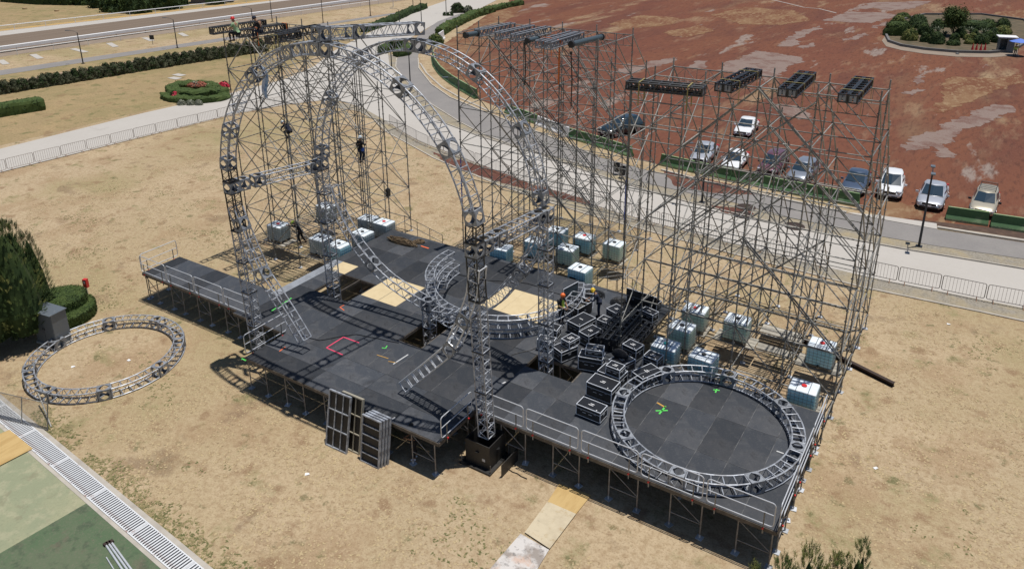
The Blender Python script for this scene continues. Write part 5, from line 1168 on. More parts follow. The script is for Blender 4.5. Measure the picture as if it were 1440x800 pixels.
Pw = paintm('white_car_paint', (.80, .81, .82)); Ps = paintm('silver_car_paint', (.56, .58, .62), .3, .45); Pb = paintm('slate_blue_car_paint', (.09, .125, .19), .3, .4); Pg = paintm('grey_silver_car_paint', (.30, .33, .38), .3, .45)
Pm = paintm('maroon_car_paint', (.17, .07, .09), .3, .3); Pd = paintm('dark_teal_car_paint', (.018, .035, .045), .2, .2); Pbe = paintm('champagne_car_paint', (.50, .45, .35), .35, .35)
car('white crossover with black grille, right of the scaffold', -5.35, 62.9, -86, Pw, 'crossover', 4.4, 1.8, 1.62)
car('silver sedan behind the tall lamp post', -2.4, 62.3, -91, Ps, 'sedan', 4.75, 1.85, 1.47)
car('champagne wagon with a roof rack, rightmost parked car', .95, 62.6, -93, Pbe, 'wagon', 4.2, 1.7, 1.45, True)
car('slate blue sedan behind the right end of the green barriers', -7.75, 62.4, -90, Pb, 'sedan', 4.5, 1.75, 1.45)
car('grey-silver hatchback seen through the right scaffold, next to the slate blue sedan', -11.85, 62.6, -95, Pg, 'hatch', 4.1, 1.72, 1.5)
car('maroon car half hidden by the scaffold tubes', -14.35, 62.9, -91, Pm, 'suv', 4.2, 1.75, 1.65)
car('white sedan parked close behind the green barriers', -17.45, 62.6, -86, Pw, 'sedan', 4.2, 1.68, 1.42)
car('silver sedan left of the white one behind the green barriers', -20.35, 63.2, -85, Ps, 'sedan', 4.4, 1.72, 1.45)
car('white sedan parked alone farther out on the red field', -19.6, 73.2, -86, Pw, 'sedan', 4.5, 1.75, 1.46)
car('dark teal car left of the right scaffold', -29.9, 66.6, -112, Pd, 'suv', 4.8, 1.9, 1.68)
# ================================================================ STREET FURNITURE
def lamp(label, px, py, h, arm=None, name='street_lamp'):
    p = W(px, py); t = thing(name, label, 'street lamp', (p.x, p.y, 0), 0, 'street lamps')
    MB().tube((0, 0, 0), (0, 0, h), .085, 8, .055).build('pole', M_darkpost, t); MB().box((0, 0, .03), (.4, .4, .06)).build('base_plate', M_darkpost, t)
    q = MB()
    if arm == 'double':
        dv = (W(1275, 361) - W(1276, 341)).normalized() * .8; q.path([tuple(dv + Vector((0, 0, h + .1))), (0, 0, h)], .03, 6); q.path([tuple(-dv + Vector((0, 0, h + .1))), (0, 0, h)], .03, 6); q.build('arm', M_darkpost, t)
        for s in (-1, 1): MB().box((dv.x * s, dv.y * s, h + .12), (.42, .26, .07), math.atan2(dv.y, dv.x)).build('lamp_head', M_steelbox, t)
    else:
        q.path([(0, 0, h - .05), (-.35, -.25, h + .22), (-.9, -.65, h + .32)], .028, 6); q.build('arm', M_darkpost, t); MB().box((-1.05, -.75, h + .32), (.55, .2, .08), .62).build('lamp_head', M_steelbox, t)
    return t
for a in ((117, 90, 4.4, 1, 'dark street lamp at the far left beside the asphalt footpath'), (249.5, 68, 4.4, 1, 'dark street lamp on the footpath, second from the left'), (357, 44, 3.9, 1, 'street lamp behind the workers on the left scaffold'), (383, 31, 4.1, 1, 'street lamp between the two black truss piles, cut by the top edge'),
          (454.5, 33, 4.6, 1, 'street lamp on the footpath left of the top cross beam'), (521, 23, 4.4, 1, 'street lamp at the bend hedge, cut by the top edge'), (562, 37, 2.9, 1, 'short street lamp seen above the top cross beam'), (593, 37, 4.6, 1, 'street lamp on the promenade right end of the cross beam'), (627.5, 19, 4.2, 1, 'street lamp near the reeds at the top'), (581, 11, 4.0, 1, 'street lamp at the top edge near the far hedge'),
          (551, 98, 3.4, 1, 'street lamp behind the front arch shoulder'), (577.5, 128, 4.6, 1, 'street lamp at the inner bend of the road'), (646, 172, 4.4, 1, 'dark street lamp on the road verge left of the middle scaffold'), (987, 285, 4.4, 1, 'dark street lamp seen through the right scaffold'), (1292, 347, 5.2, 'double', 'tall twin-headed dark street lamp in front of the silver sedan')):
    lamp(a[4], a[0], a[1], a[2], a[3])
# crowd control barriers
cbm = {}
def cb_parts():
    L, z0, z1, c = 2.15, .18, 1.08, .1; q = MB(); pts = []
    for cx, cz, a0 in ((c, z0 + c, 180), (L - c, z0 + c, 270), (L - c, z1 - c, 0), (c, z1 - c, 90)):
        for k in range(4): a = radians(a0 + 30 * k); pts.append((cx + c * cos(a), 0, cz + c * sin(a)))
    q.path(pts, .022, 5, closed=True); cbm['frame'] = q.mesh('frame', M_fencesteel)
    cbm['bar'] = MB().tube((0, 0, z0), (0, 0, z1), .010, 4, caps=False).mesh('bar', M_fencesteel)
    q = MB()
    for s in (-1, 1): q.tube((0, 0, z0), (0, s * .28, .02), .016, 5)
    cbm['foot'] = q.mesh('foot', mat('rusty_foot', (.28, .13, .06), .8))
cb_parts()
ORD = ['first', 'second', 'third', 'fourth', 'fifth', 'sixth', 'seventh', 'eighth', 'ninth', 'tenth', 'eleventh', 'twelfth', 'thirteenth', 'fourteenth', 'fifteenth', 'sixteenth', 'seventeenth', 'eighteenth', 'nineteenth', 'twentieth', 'twenty-first', 'twenty-second', 'twenty-third', 'twenty-fourth', 'twenty-fifth', 'twenty-sixth', 'twenty-seventh', 'twenty-eighth', 'twenty-ninth', 'thirtieth']
def cbarrier(label, p, rz, group, nb=12):
    t = thing('crowd_barrier', label, 'crowd barrier', p, rz, group); link('frame', cbm['frame'], t)
    for k in range(1, nb): link('bar', cbm['bar'], t, (2.15 * k / nb, 0, 0))
    for s in (.35, 1.8): link('foot', cbm['foot'], t, (s, 0, 0))
def brow(pts, where, group, jit=.03, pitch=2.27, nb=12):
    P = [W(*p) for p in pts]; S = resample([Vector(p) for p in P], .05); acc = 0; i = 0; k = 0
    n = int(len(S) * .05 / pitch)
    while True:
        j = i + int(pitch / .05)
        if j >= len(S): break
        a, b = S[i], S[j]; cbarrier('%s crowd barrier from the left %s' % (ORD[min(k, 29)], where), (a.x, a.y, 0.02), math.atan2(b.y - a.y, b.x - a.x) + U(-jit, jit), group, nb); i = j; k += 1
brow([(1205, 386.5), (1218, 389), (1283, 403), (1340, 414.5), (1404, 428.5), (1470, 441)], 'along the promenade right of the right scaffold', 'barriers right of the scaffold')
brow([(758, 266), (830, 290), (868, 303), (951, 325), (1007, 340), (1100, 363), (1190, 383)], 'behind the middle and right scaffolds', 'barriers behind the scaffolds')
brow([(548, 176), (580, 197), (610, 210), (652, 225), (705, 246.5), (744, 261)], 'between the left and middle scaffolds', 'barriers between the scaffolds')
brow([(-30, 251), (0, 243.5), (60, 228.5), (120, 214), (200, 194), (330, 162.5), (400, 148.5), (450, 143)], 'along the promenade at the left', 'barriers along the left promenade')
# concrete jersey barriers
def jersey(label, p, rz, L, m, worn=True, h=.95, group=None, name='concrete_barrier'):
    t = thing(name, label, 'concrete barrier', (p.x, p.y, .02), rz, group)
    prof = [(-.3, 0), (-.3, .16), (-.13, .40), (-.085, h), (.085, h), (.13, .40), (.3, .16), (.3, 0)]
    for part, sl, mm in (('barrier_body', [(-.3, .0), (-.3, .16), (-.13, .40), (-.085, h), (.085, h), (.13, .40), (.3, .16), (.3, .0)], m),):
        vs = [(X + (.0 if z < .5 else (.06 if X == 0 else -.06)), y, z) for X in (0, L - .06) for y, z in sl]; n = len(sl)
        MB().add(vs, [tuple(range(n - 1, -1, -1)), tuple(range(n, 2 * n))] + [(i, n + i, n + (i + 1) % n, (i + 1) % n) for i in range(n)][:]).build(part, mm, t)
    MB().box((L / 2 - .03, 0, h + .008), (L - .2, .15, .014)).build('worn_top_edge', M_greenworn if m is M_greenpaint else M_whitepaint, t)
    MB().add([(.02, -.304, 0), (L - .08, -.304, 0), (L - .08, -.304, .155), (.02, -.304, .155), (.02, -.312, 0), (L - .08, -.312, 0), (L - .08, -.312, .155), (.02, -.312, .155)], [(0, 1, 2, 3), (7, 6, 5, 4), (0, 4, 5, 1), (2, 6, 7, 3)]).build('plinth_band', M_greenworn if m is M_greenpaint else M_whitepaint, t)
    return t
def jrow(pts, m, where, group, h=.95, want=3.0, col='green'):
    P = [W(*p) for p in pts]; S = resample([Vector(p) for p in P], .05); n = max(1, round(len(S) * .05 / want)); st = (len(S) - 1) / n
    for k in range(n):
        a, b = S[int(k * st)], S[int((k + 1) * st)]; jersey('%s %s concrete barrier from the left %s' % (ORD[k], col, where) if n > 1 else '%s painted concrete barrier %s' % (col, where), a, math.atan2(b.y - a.y, b.x - a.x), (b - a).length, m, h=h, group=group)
jrow([(929, 231.5), (1009, 249.5), (1070, 263), (1140, 277), (1209, 290)], M_greenpaint, 'in front of the parked cars', 'green concrete barriers')
jrow([(801, 194), (845, 207), (889, 221.5)], M_greenpaint, 'in front of the dark teal car', 'green concrete barriers')
jrow([(712, 159), (756, 175)], M_greenpaint, 'left of the white barriers', 'green concrete barriers')
jrow([(756, 176), (779, 185), (801, 193.5)], M_whitepaint, 'between the green barriers behind the middle scaffold', 'white concrete barriers', col='white')
jrow([(1329, 308), (1390, 317)], M_greenpaint, 'in front of the champagne wagon', 'green concrete barriers')
jrow([(1392, 318.5), (1462, 329)], M_greenpaint, 'at the right picture edge', 'green concrete barriers')
jrow([(609, 82), (611, 93), (618, 104), (630, 115), (648, 127), (671, 140)], M_greenpaint, 'along the curved road verge', 'curved green wall', 1.15, 3.0)
jrow([(617, 60), (624, 55)], M_whitepaint, 'standing alone behind the right end of the top beam', 'white concrete barriers', 1.4, 3, col='white')
# race rails
def race_rail(label, ya, yb, h, board, off=(0, 0)):
    a = W(0, ya); b = W(240, yb); d = (b - a).normalized(); L0, L1 = -60, 220; t = thing('track_rail', label, 'rail', a + d * L0, 0)
    z = .02
    if board: MB().box(a + d * (L0 + L1) / 2 + Vector((0, 0, h)), (L1 - L0, .75, .45), math.atan2(d.y, d.x)).build('rail_board', M_whitepaint, t, world=True)
    else: MB().tube(a + d * L0 + Vector((0, 0, h)), a + d * L1 + Vector((0, 0, h)), .07, 6).build('rail', M_whitepaint, t, world=True)
    pm = MB().tube((0, 0, 0), (0, 0, h - (.15 if board else 0)), .045, 5).mesh('post', M_whitepaint if not board else M_galv); s = L0
    while s < L1: p = a + d * s; link('post', pm, t, p - t.location); s += 5.2
race_rail('thin white rail with posts on the far side of the brown racetrack', 45, 17.5, 1.0, False); race_rail('thick white rail board on the near side of the brown racetrack', 75, 41.5, .75, True)
race_rail('thin wire fence with posts between the racetrack and the drain slabs', 82, 48, .9, False)
# small things
def box_thing(name, label, cat, x, y, z, parts, rz=0.0, group=None):
    t = thing(name, label, cat, (x, y, z), rz, group)
    for nm, c, d, m in parts: MB().box(c, d).build(nm, m, t)
    return t
p = W(70, 484); t = box_thing('electrical_cabinet', 'grey steel cabinet with two doors beside the conifer and the left ring', 'cabinet', p.x, p.y + .3, 0, [('plinth', (0, 0, .05), (1.6, .95, .1), M_kerb), ('housing', (0, 0, 1.0), (1.48, .82, 1.8), M_steelbox)], radians(8))
for s in (-1, 1):
    d_ = MB().box((s * .37, -.423, 1.0), (.71, .025, 1.68)).build('door', M_steelbox, t); MB().box((s * .06, -.443, 1.0), (.03, .03, .12)).build('handle', M_trim, d_)
q = MB().prism([(-.8, -.52), (.8, -.52), (.8, .46), (-.8, .46)], 1.901, 1.94); q.build('roof_panel', M_steelbox, t)
p = W(124, 419); t = box_thing('extinguisher_post', 'red fire extinguisher box on a pale post in the dry grass', 'fire extinguisher', p.x, p.y, 0, [('post', (0, 0, .6), (.10, .05, 1.2), M_whitepaint), ('red_box', (.10, -.05, 1.0), (.24, .2, .52), M_red), ('label_plate', (.10, -.152, 1.08), (.1, .006, .16), M_white)], radians(20))
for i, c in enumerate(((867, 246), (875.5, 251))):
    p = W(*c); t = thing('litter_bin', ['left one of the two dark litter bins on the verge', 'right one of the two dark litter bins on the verge'][i], 'litter bin', (p.x, p.y, 0), 0, 'litter bins')
    for s in (-.28, .28): MB().tube((s, 0, 0), (s, 0, 1.15), .03, 6).build('post', M_galv, t)
    MB().lathe((0, 0, .3), [(.2, 0), (.24, .7), (.21, .7), (.18, .05)], 12).build('bin', M_trim, t); MB().tube((-.28, 0, 1.12), (.28, 0, 1.12), .03, 6).build('top_bar', M_galv, t)
box_thing('speaker', 'small black box speaker clamped to the left scaffold near the stage edge', 'speaker', -32.3, 35.42, 3.3, [('housing', (0, 0, .25), (.24, .24, .5), M_black), ('bracket', (0, -.14, .25), (.08, .05, .12), M_galv)])
p = W(215, 63); box_thing('small_sign', 'small dark sign on a post beside the far footpath', 'sign', p.x, p.y, 0, [('post', (0, 0, .55), (.06, .06, 1.1), M_galv), ('board', (0, -.04, 1.15), (.7, .04, .7), M_trim)], .6)
p = W(553, 10); box_thing('race_post', 'black and white post board beside the racetrack at the top', 'post', p.x, p.y, 0, [('post', (0, 0, .9), (.12, .12, 1.8), M_whitepaint), ('board', (0, -.08, 1.9), (.8, .05, .9), M_trim)], .6)
# guard booth, umbrella, guard and cones at the garden island
p = W(1412, 74); t = box_thing('guard_booth', 'small grey guard booth with white roof at the right end of the garden island', 'guard booth', p.x, p.y + .6, 0,
    [('wall', (0, .75, 1.1), (1.9, .08, 2.1), M_steelbox), ('wall', (-.92, 0, 1.1), (.08, 1.4, 2.1), M_steelbox), ('wall', (.92, 0, 1.1), (.08, 1.4, 2.1), M_steelbox), ('wall', (.45, -.7, 1.1), (.86, .08, 2.1), M_steelbox), ('door_frame', (-.47, -.71, 2.06), (.86, .07, .18), M_steelbox), ('roof', (0, -.1, 2.23), (2.5, 2.1, .12), M_whitepaint), ('floor', (0, 0, .05), (1.8, 1.4, .1), M_trim)], .2)
p = W(1430, 79); t = thing('parasol', 'blue parasol beside the guard booth', 'parasol', (p.x, p.y, 0))
MB().tube((0, 0, 0), (0, 0, 2.25), .03, 6).build('pole', M_galv, t); MB().lathe((0, 0, .06), [(.25, 0), (.22, .1), (.05, .12)], 12).build('foot', M_kerb, t)
for k in range(8):
    a, b = 2 * pi * k / 8, 2 * pi * (k + 1) / 8; MB().add([(0, 0, 2.5), (1.3 * cos(a), 1.3 * sin(a), 2.05), (1.3 * cos(b), 1.3 * sin(b), 2.05), (0, 0, 2.47), (1.3 * cos(a), 1.3 * sin(a), 2.02), (1.3 * cos(b), 1.3 * sin(b), 2.02)], [(0, 1, 2), (3, 5, 4), (1, 4, 5, 2)]).build('canopy_gore', M_blueumb, t)
person('guard in yellow-green shirt standing under the blue parasol', p.x - .3, p.y - .5, 0, -80, {}, M_vest, M_clothk, hair=M_hair)
for i, (x, y) in enumerate(((1367, 71.5), (1372.5, 71.8), (1378.5, 72.2), (1384.5, 71.8))):
    p = W(x, y); t = thing('traffic_cone', 'red traffic cone, %s of four in front of the garden island' % ['leftmost', 'second from the left', 'third from the left', 'rightmost'][i], 'traffic cone', (p.x, p.y, .02), 0, 'red cones')
    MB().lathe((0, 0, .04), [(.2, 0), (.04, .95), (.03, .97)], 12).build('cone', M_red, t); MB().box((0, 0, .02), (.52, .52, .05)).build('base', M_red, t); MB().lathe((0, 0, .45), [(.128, 0), (.100, .16)], 12).build('sleeve', M_orange, t)
p = W(1346, 77); o = MB().lathe((0, 0, 0), [(.28, 0), (.24, .18), (.1, .26)], 7).build('boulder', M_stone); o.location = (p.x, p.y, 0); tag(o, 'single grey boulder in front of the garden island kerb', 'boulder')
# ================================================================ VEGETATION
def leaves(q, P, Nrm, n, size, spread=.9, elong=1.0, rnd=random):
    "n small leaf faces around point P facing roughly along Nrm"
    for _ in range(n):
        d = Vector((rnd.gauss(0, 1), rnd.gauss(0, 1), rnd.gauss(0, 1))).normalized(); nn = (Nrm + d * spread).normalized(); u = nn.orthogonal().normalized(); u = Matrix.Rotation(rnd.uniform(0, 6.28), 3, nn) @ u; w = nn.cross(u); s = size * rnd.uniform(.6, 1.35)
        c = P + d * size * .8; q.add([c - u * s * elong, c + w * s * .45, c + u * s * elong, c - w * s * .45], [(0, 1, 2, 3)])
def bush_me(rx, ry, h, n, size, mats, lumps=.16, seed=0, flat=0.0, pw=.5):
    "clipped or wild shrub: noisy solid core and a shell of leaf faces, light and dark clumps"
    rnd = random.Random(seed); core = MB(); N1, N2 = 14, 8
    off = Vector((seed * 3.1, seed * 1.7, 0))
    def pt_(a, t):
        ct, st = cos(t), sin(t); e = 1 - flat * .55; ct_ = math.copysign(abs(ct) ** e, ct); st_ = st ** e
        k = 1 + lumps * mnoise.noise(Vector((cos(a) * ct, sin(a) * ct, st)) * 2.2 + off) * 1.6
        return Vector((rx * cos(a) * ct_ * k, ry * sin(a) * ct_ * k, h * st_ * (1 + lumps * .6 * (k - 1))))
    for j in range(N2 + 1):
        t = -.25 + (pi / 2 + .25) * j / N2
        for i in range(N1): p = pt_(2 * pi * i / N1, max(t, 0)) * .93; core.v.append((p.x, p.y, p.z if t > 0 else max(0, p.z)))
    for j in range(N2):
        for i in range(N1): core.f.append((j * N1 + i, j * N1 + (i + 1) % N1, (j + 1) * N1 + (i + 1) % N1, (j + 1) * N1 + i))
    core.mi = [0] * len(core.f); q = core
    for _ in range(n):
        a = rnd.uniform(0, 2 * pi); t = math.asin(rnd.uniform(0, 1) ** .8); p = pt_(a, t); nr = Vector((cos(a) * cos(t) / rx, sin(a) * cos(t) / ry, sin(t) / h)).normalized()
        q.cur = 1 if mnoise.noise(p * 1.4 + off) > .12 and len(mats) > 1 else 0; leaves(q, p, nr, 2, size, .8, 1.0, rnd)
    return q.mesh('foliage', mats)
def bush(name, label, c, rx, ry, h, mats, n=260, size=.1, cat='shrub', group=None, seed=0, flat=0, lumps=.16, rz=0, z=0, stem=True):
    t = thing(name, label, cat, (c[0], c[1], z), rz, group); link('foliage', bush_me(rx, ry, h, n, size, mats, lumps, seed, flat), t)
    if stem: MB().tube((0, 0, -.02), (0, 0, h * .5), .06, 6, .03).build('stem', M_bark, t)
    return t
def bush_px(name, label, x0, x1, ytop, ybase, mats, deep=.8, n=200, size=None, cat='shrub', group=None, seed=0, flat=0, lumps=.16, z=0):
    b = W((x0 + x1) / 2, ybase); dep = (b - Vector((0, 0, H))).dot(CF); mpp = dep / F; r = (x1 - x0) / 2 * mpp; ry = r * deep
    fw = Vector((CF.x, CF.y, 0)).normalized(); c = b + fw * ry * .8; c2 = W((x0 + x1) / 2, ytop); o = Vector((0, 0, H)); d = (c2 - o); t_ = ((c - o).dot(fw)) / d.dot(fw); h = max(.35, (o + d * t_).z)
    return bush(name, label, c, r, ry, h, mats, n, size or max(.09, mpp * .85), cat, group, seed, flat, lumps, AZ + 0.0 * 1 if False else -AZ * -1 * -1 * 0 + math.atan2(CR.y, CR.x), z)
# long row of shrubs between the lawn and the sandy path
GR = 'shrubs of the long row at the upper left'
hx = [-9, 4, 17, 31, 45, 57, 68, 79, 91, 103, 114, 125, 136, 147, 158, 169, 180, 191, 202, 213, 224, 235, 246, 257, 268, 279, 290, 301, 312, 323, 334, 345, 356, 366]
protos = {}
for i, x in enumerate(hx):
    yb = 133.5 - (x * .166) if x < 240 else 93.6 - (x - 240) * .155
    lb = '%s dark shrub from the left in the long row at the upper left' % (ORD[i] if i < 30 else ['thirty-first', 'thirty-second', 'thirty-third', 'thirty-fourth'][i - 30])
    bush_px('shrub', lb, x - 8, x + 8 + (i % 3), yb - 17 - (i * 7 % 4), yb, [M_leafs, M_leafd], 1.0, 260, .13, 'shrub', GR, i, 0, .35)
def hedge(name, label, pts, wd, h, mats, cat='hedge', size=.12, dens=26, top=None, group=None, seed=1, rough=.12, closed=False):
    "clipped hedge that follows ground points; noisy box core with leaf shell"
    P = resample([Vector((p[0], p[1], 0)) for p in pts], .45); n = len(P); t = thing(name, label, cat, (P[0].x, P[0].y, 0), 0, group); rnd = random.Random(seed); q = MB(); o = P[0]; off = Vector((seed, 2 * seed, 0)); cs = []
    prof = [(-1, 0), (-1.03, .35), (-.98, .75), (-.8, .97), (0, 1.02), (.8, .97), (.98, .75), (1.03, .35), (1, 0)]
    for i, p in enumerate(P):
        d = (P[min(i + 1, n - 1)] - P[max(i - 1, 0)]).normalized(); k = Vector((-d.y, d.x, 0)); row = []
        e = 1 if 0 < i < n - 1 else .82
        for a, b in prof:
            v = p + k * a * wd / 2 * e + Vector((0, 0, b * h * (1 if e == 1 else .93))); v += mnoise.noise_vector(v * 1.3 + off) * rough * (1 if b > .1 else .3); row.append(v - o)
        cs.append((row, k))
    m_ = len(prof)
    for row, k in cs: q.v += [tuple(v * 1) for v in row]
    for i in range(n - 1):
        for j in range(m_ - 1): q.f.append((i * m_ + j, i * m_ + j + 1, (i + 1) * m_ + j + 1, (i + 1) * m_ + j))
    q.f += [tuple(range(m_ - 1, -1, -1)), tuple(range((n - 1) * m_, n * m_))]; q.mi = [0] * len(q.f)
    L = n * .45; cnt = int(L * dens * (h * 2 + wd))
    for _ in range(cnt):
        i = rnd.randrange(n - 1); j = rnd.randrange(m_ - 1); u, w = rnd.random(), rnd.random(); A, B = cs[i][0], cs[i + 1][0]; a = A[j].lerp(A[j + 1], u); b = B[j].lerp(B[j + 1], u); p = a.lerp(b, w); nr = (A[j + 1] - A[j]).cross(B[j] - A[j]); nr = -nr.normalized() if nr.length > 1e-6 else Vector((0, 0, 1))
        if nr.dot(p - (A[0] + A[-1]) / 2) < 0: nr = -nr
        q.cur = 1 if mnoise.noise((p + o) * 1.1 + off) > .1 and len(mats) > 1 else 0; leaves(q, p, nr, 1, size, .7, 1, rnd)
    link('foliage', q.mesh('foliage', mats), t)
    st = MB()
    for i in range(0, n, 3): p = P[i] - o; st.tube((p.x, p.y, 0), (p.x, p.y, h * .6), .04, 5)
    st.build('stem', M_bark, t)
    return t
hedge('hedge', 'clipped green hedge at the left picture edge below the long shrub row', GP((-60, 176), (0, 163), (62, 153)), 1.9, 1.3, [M_leafm, M_leafd], dens=16)
hedge('hedge', 'curved hedge along the promenade left of the reeds, upper part of the picture', GP((510, 46), (530, 40), (552, 31), (575, 20), (598, 12)), 1.5, 1.1, [M_leafd, M_leafm], size=.16, dens=9, rough=.4)
hedge('hedge', 'curved hedge between the road and the red field', GP((618, 50), (632, 41), (650, 32), (668, 24), (692, 17)), 1.8, 1.2, [M_leafm, M_leafy], size=.16, dens=9, rough=.4)
hedge('hedge', 'hedge at the top edge where the road leaves the picture', GP((692, 16), (712, 11), (734, 7)), 1.5, 1.0, [M_leafm, M_leafd], size=.18, dens=8, rough=.35)
bush_px('shrub', 'round green shrub behind the right end of the top cross beam', 600, 624, 48, 64, [M_leafm, M_leafy], .9, 300, .14, seed=51)
bush_px('shrub', 'clump of tall reeds beside the road at the top', 633, 653, 5, 19, [M_leafd, M_leafs], .5, 300, .25, seed=52, lumps=.4); bush_px('shrub', 'lower reed clump right of the tall reeds', 652, 665, 9, 19, [M_leafs, M_leafg], .6, 200, .22, seed=53, lumps=.4)
for i, x in enumerate((625, 630, 635)): bush_px('potted_shrub', '%s tiny dark shrub in front of the reeds' % ['left', 'middle', 'right'][i], x - 2.5, x + 2.5, 17.5, 23, [M_leafd], 1, 60, .12, seed=60 + i, group='tiny shrubs by the road')
hedge('hedge', 'low oval hedge with dark shade behind the top cross beam', GP((537, 76), (548, 70), (562, 68), (574, 72), (570, 78), (556, 80)), 1.6, 1.1, [M_leafm, M_leafd], size=.15, dens=9)
bush_px('shrub', 'rounded shrub inside the oval hedge behind the beam', 543, 570, 55, 73, [M_leafd, M_leafm], .8, 300, .16, seed=70, lumps=.3)
# topiary bed with red flowers
def ell(cx, cy, rx, ry, a0, a1, n=16): return GP(*[(cx + rx * cos(radians(a0 + (a1 - a0) * i / n)), cy - ry * sin(radians(a0 + (a1 - a0) * i / n))) for i in range(n + 1)])
hedge('topiary_hedge', 'lower tier of the clipped topiary bed with red flowers', ell(276, 137.5, 39, 6.5, 165, 385, 18), 1.6, .6, [M_leafm, M_leafd], dens=14, group='clipped topiary bed', seed=5, rough=.28)
hedge('topiary_hedge', 'upper tier ring of the clipped topiary bed', ell(273, 131.5, 30, 6.2, 0, 358, 26), 1.7, .95, [M_leafm, M_leafd], dens=14, group='clipped topiary bed', seed=6, rough=.25)
hedge('topiary_hedge', 'right end cushion of the clipped topiary bed', GP((300, 138), (318, 133)), 1.6, .95, [M_leafm, M_leafd], dens=14, group='clipped topiary bed', seed=7, rough=.05)
bush_px('flower_bed', 'orange-red plants in the middle of the topiary ring', 262, 292, 123, 131, [mat('terracotta_leaf', (.30, .09, .05), .8), M_leafg], .5, 160, .12, 'flowers', seed=8, z=.7)
for i, (a, b, c, d, l) in enumerate(((237, 250, 129, 141, 'front left'), (239, 246, 119, 126, 'small far left'), (306, 321, 115, 124, 'large far right'), (312, 321, 124, 131, 'small right'))):
    bush_px('flowering_shrub', '%s red flowering shrub of the topiary bed' % l, a, b, c, d, [M_flower, M_leafd], .9, 240, .11, seed=80 + i, group='red flowering shrubs')
for i, (a, b) in enumerate(((248, 260), (261, 273), (274, 284))): bush_px('low_shrub', '%s grey-green cushion plant in front of the topiary bed' % ['left', 'middle', 'right'][i], a, b, 141, 149, [M_leafg], .7, 120, .1, seed=90 + i, group='grey cushion plants')
# two tier round hedge by the cabinet
def disc(name, label, c, r, h, z0=0, seed=3, a=(0, 360)):
    t = thing(name, label, 'hedge', (c[0], c[1], 0), 0, 'round two tier hedge'); q = MB(); rnd = random.Random(seed); N = 40
    prof = [(.98, z0), (1.0, h * .5), (.99, h * .88), (.94, h * .99), (.5, h * 1.0), (0.05, h)]
    for rr, z in prof:
        for i in range(N): an = 2 * pi * i / N; k = 1 + .025 * mnoise.noise((cos(an) * 3, sin(an) * 3, z * 2)); q.v.append((r * rr * k * cos(an), r * rr * k * sin(an), z + .03 * mnoise.noise((cos(an) * r * rr * 2, sin(an) * r * rr * 2, 1))))
    for j in range(len(prof) - 1):
        for i in range(N): q.f.append((j * N + i, j * N + (i + 1) % N, (j + 1) * N + (i + 1) % N, (j + 1) * N + i))
    q.f.append(tuple(range(5 * N, 6 * N))); q.mi = [0] * len(q.f)
    for _ in range(int(r * 3400)):
        an = rnd.uniform(0, 2 * pi)
        if rnd.random() < .5: p = Vector((r * cos(an), r * sin(an), rnd.uniform(z0, h))); nr = Vector((cos(an), sin(an), .1))
        else: rr = r * math.sqrt(rnd.random()); p = Vector((rr * cos(an), rr * sin(an), h)); nr = Vector((0, 0, 1))
        q.cur = 1 if mnoise.noise(p * 2.0) > .05 else 0; leaves(q, p, nr, 1, .05, .8, 1, rnd)
    link('foliage', q.mesh('foliage', [M_leafm, M_leafd]), t); MB().tube((0, 0, 0), (0, 0, h * .7), .08, 6).build('stem', M_bark, t)
cc = W(85, 437, .4); cc.z = 0; disc('round_hedge', 'upper tier of the round clipped hedge behind the grey cabinet', cc + Vector((-.35, .25, 0)), 1.35, 1.1, .4); disc('round_hedge', 'lower tier of the round clipped hedge next to the red extinguisher box', cc, 1.75, .62)
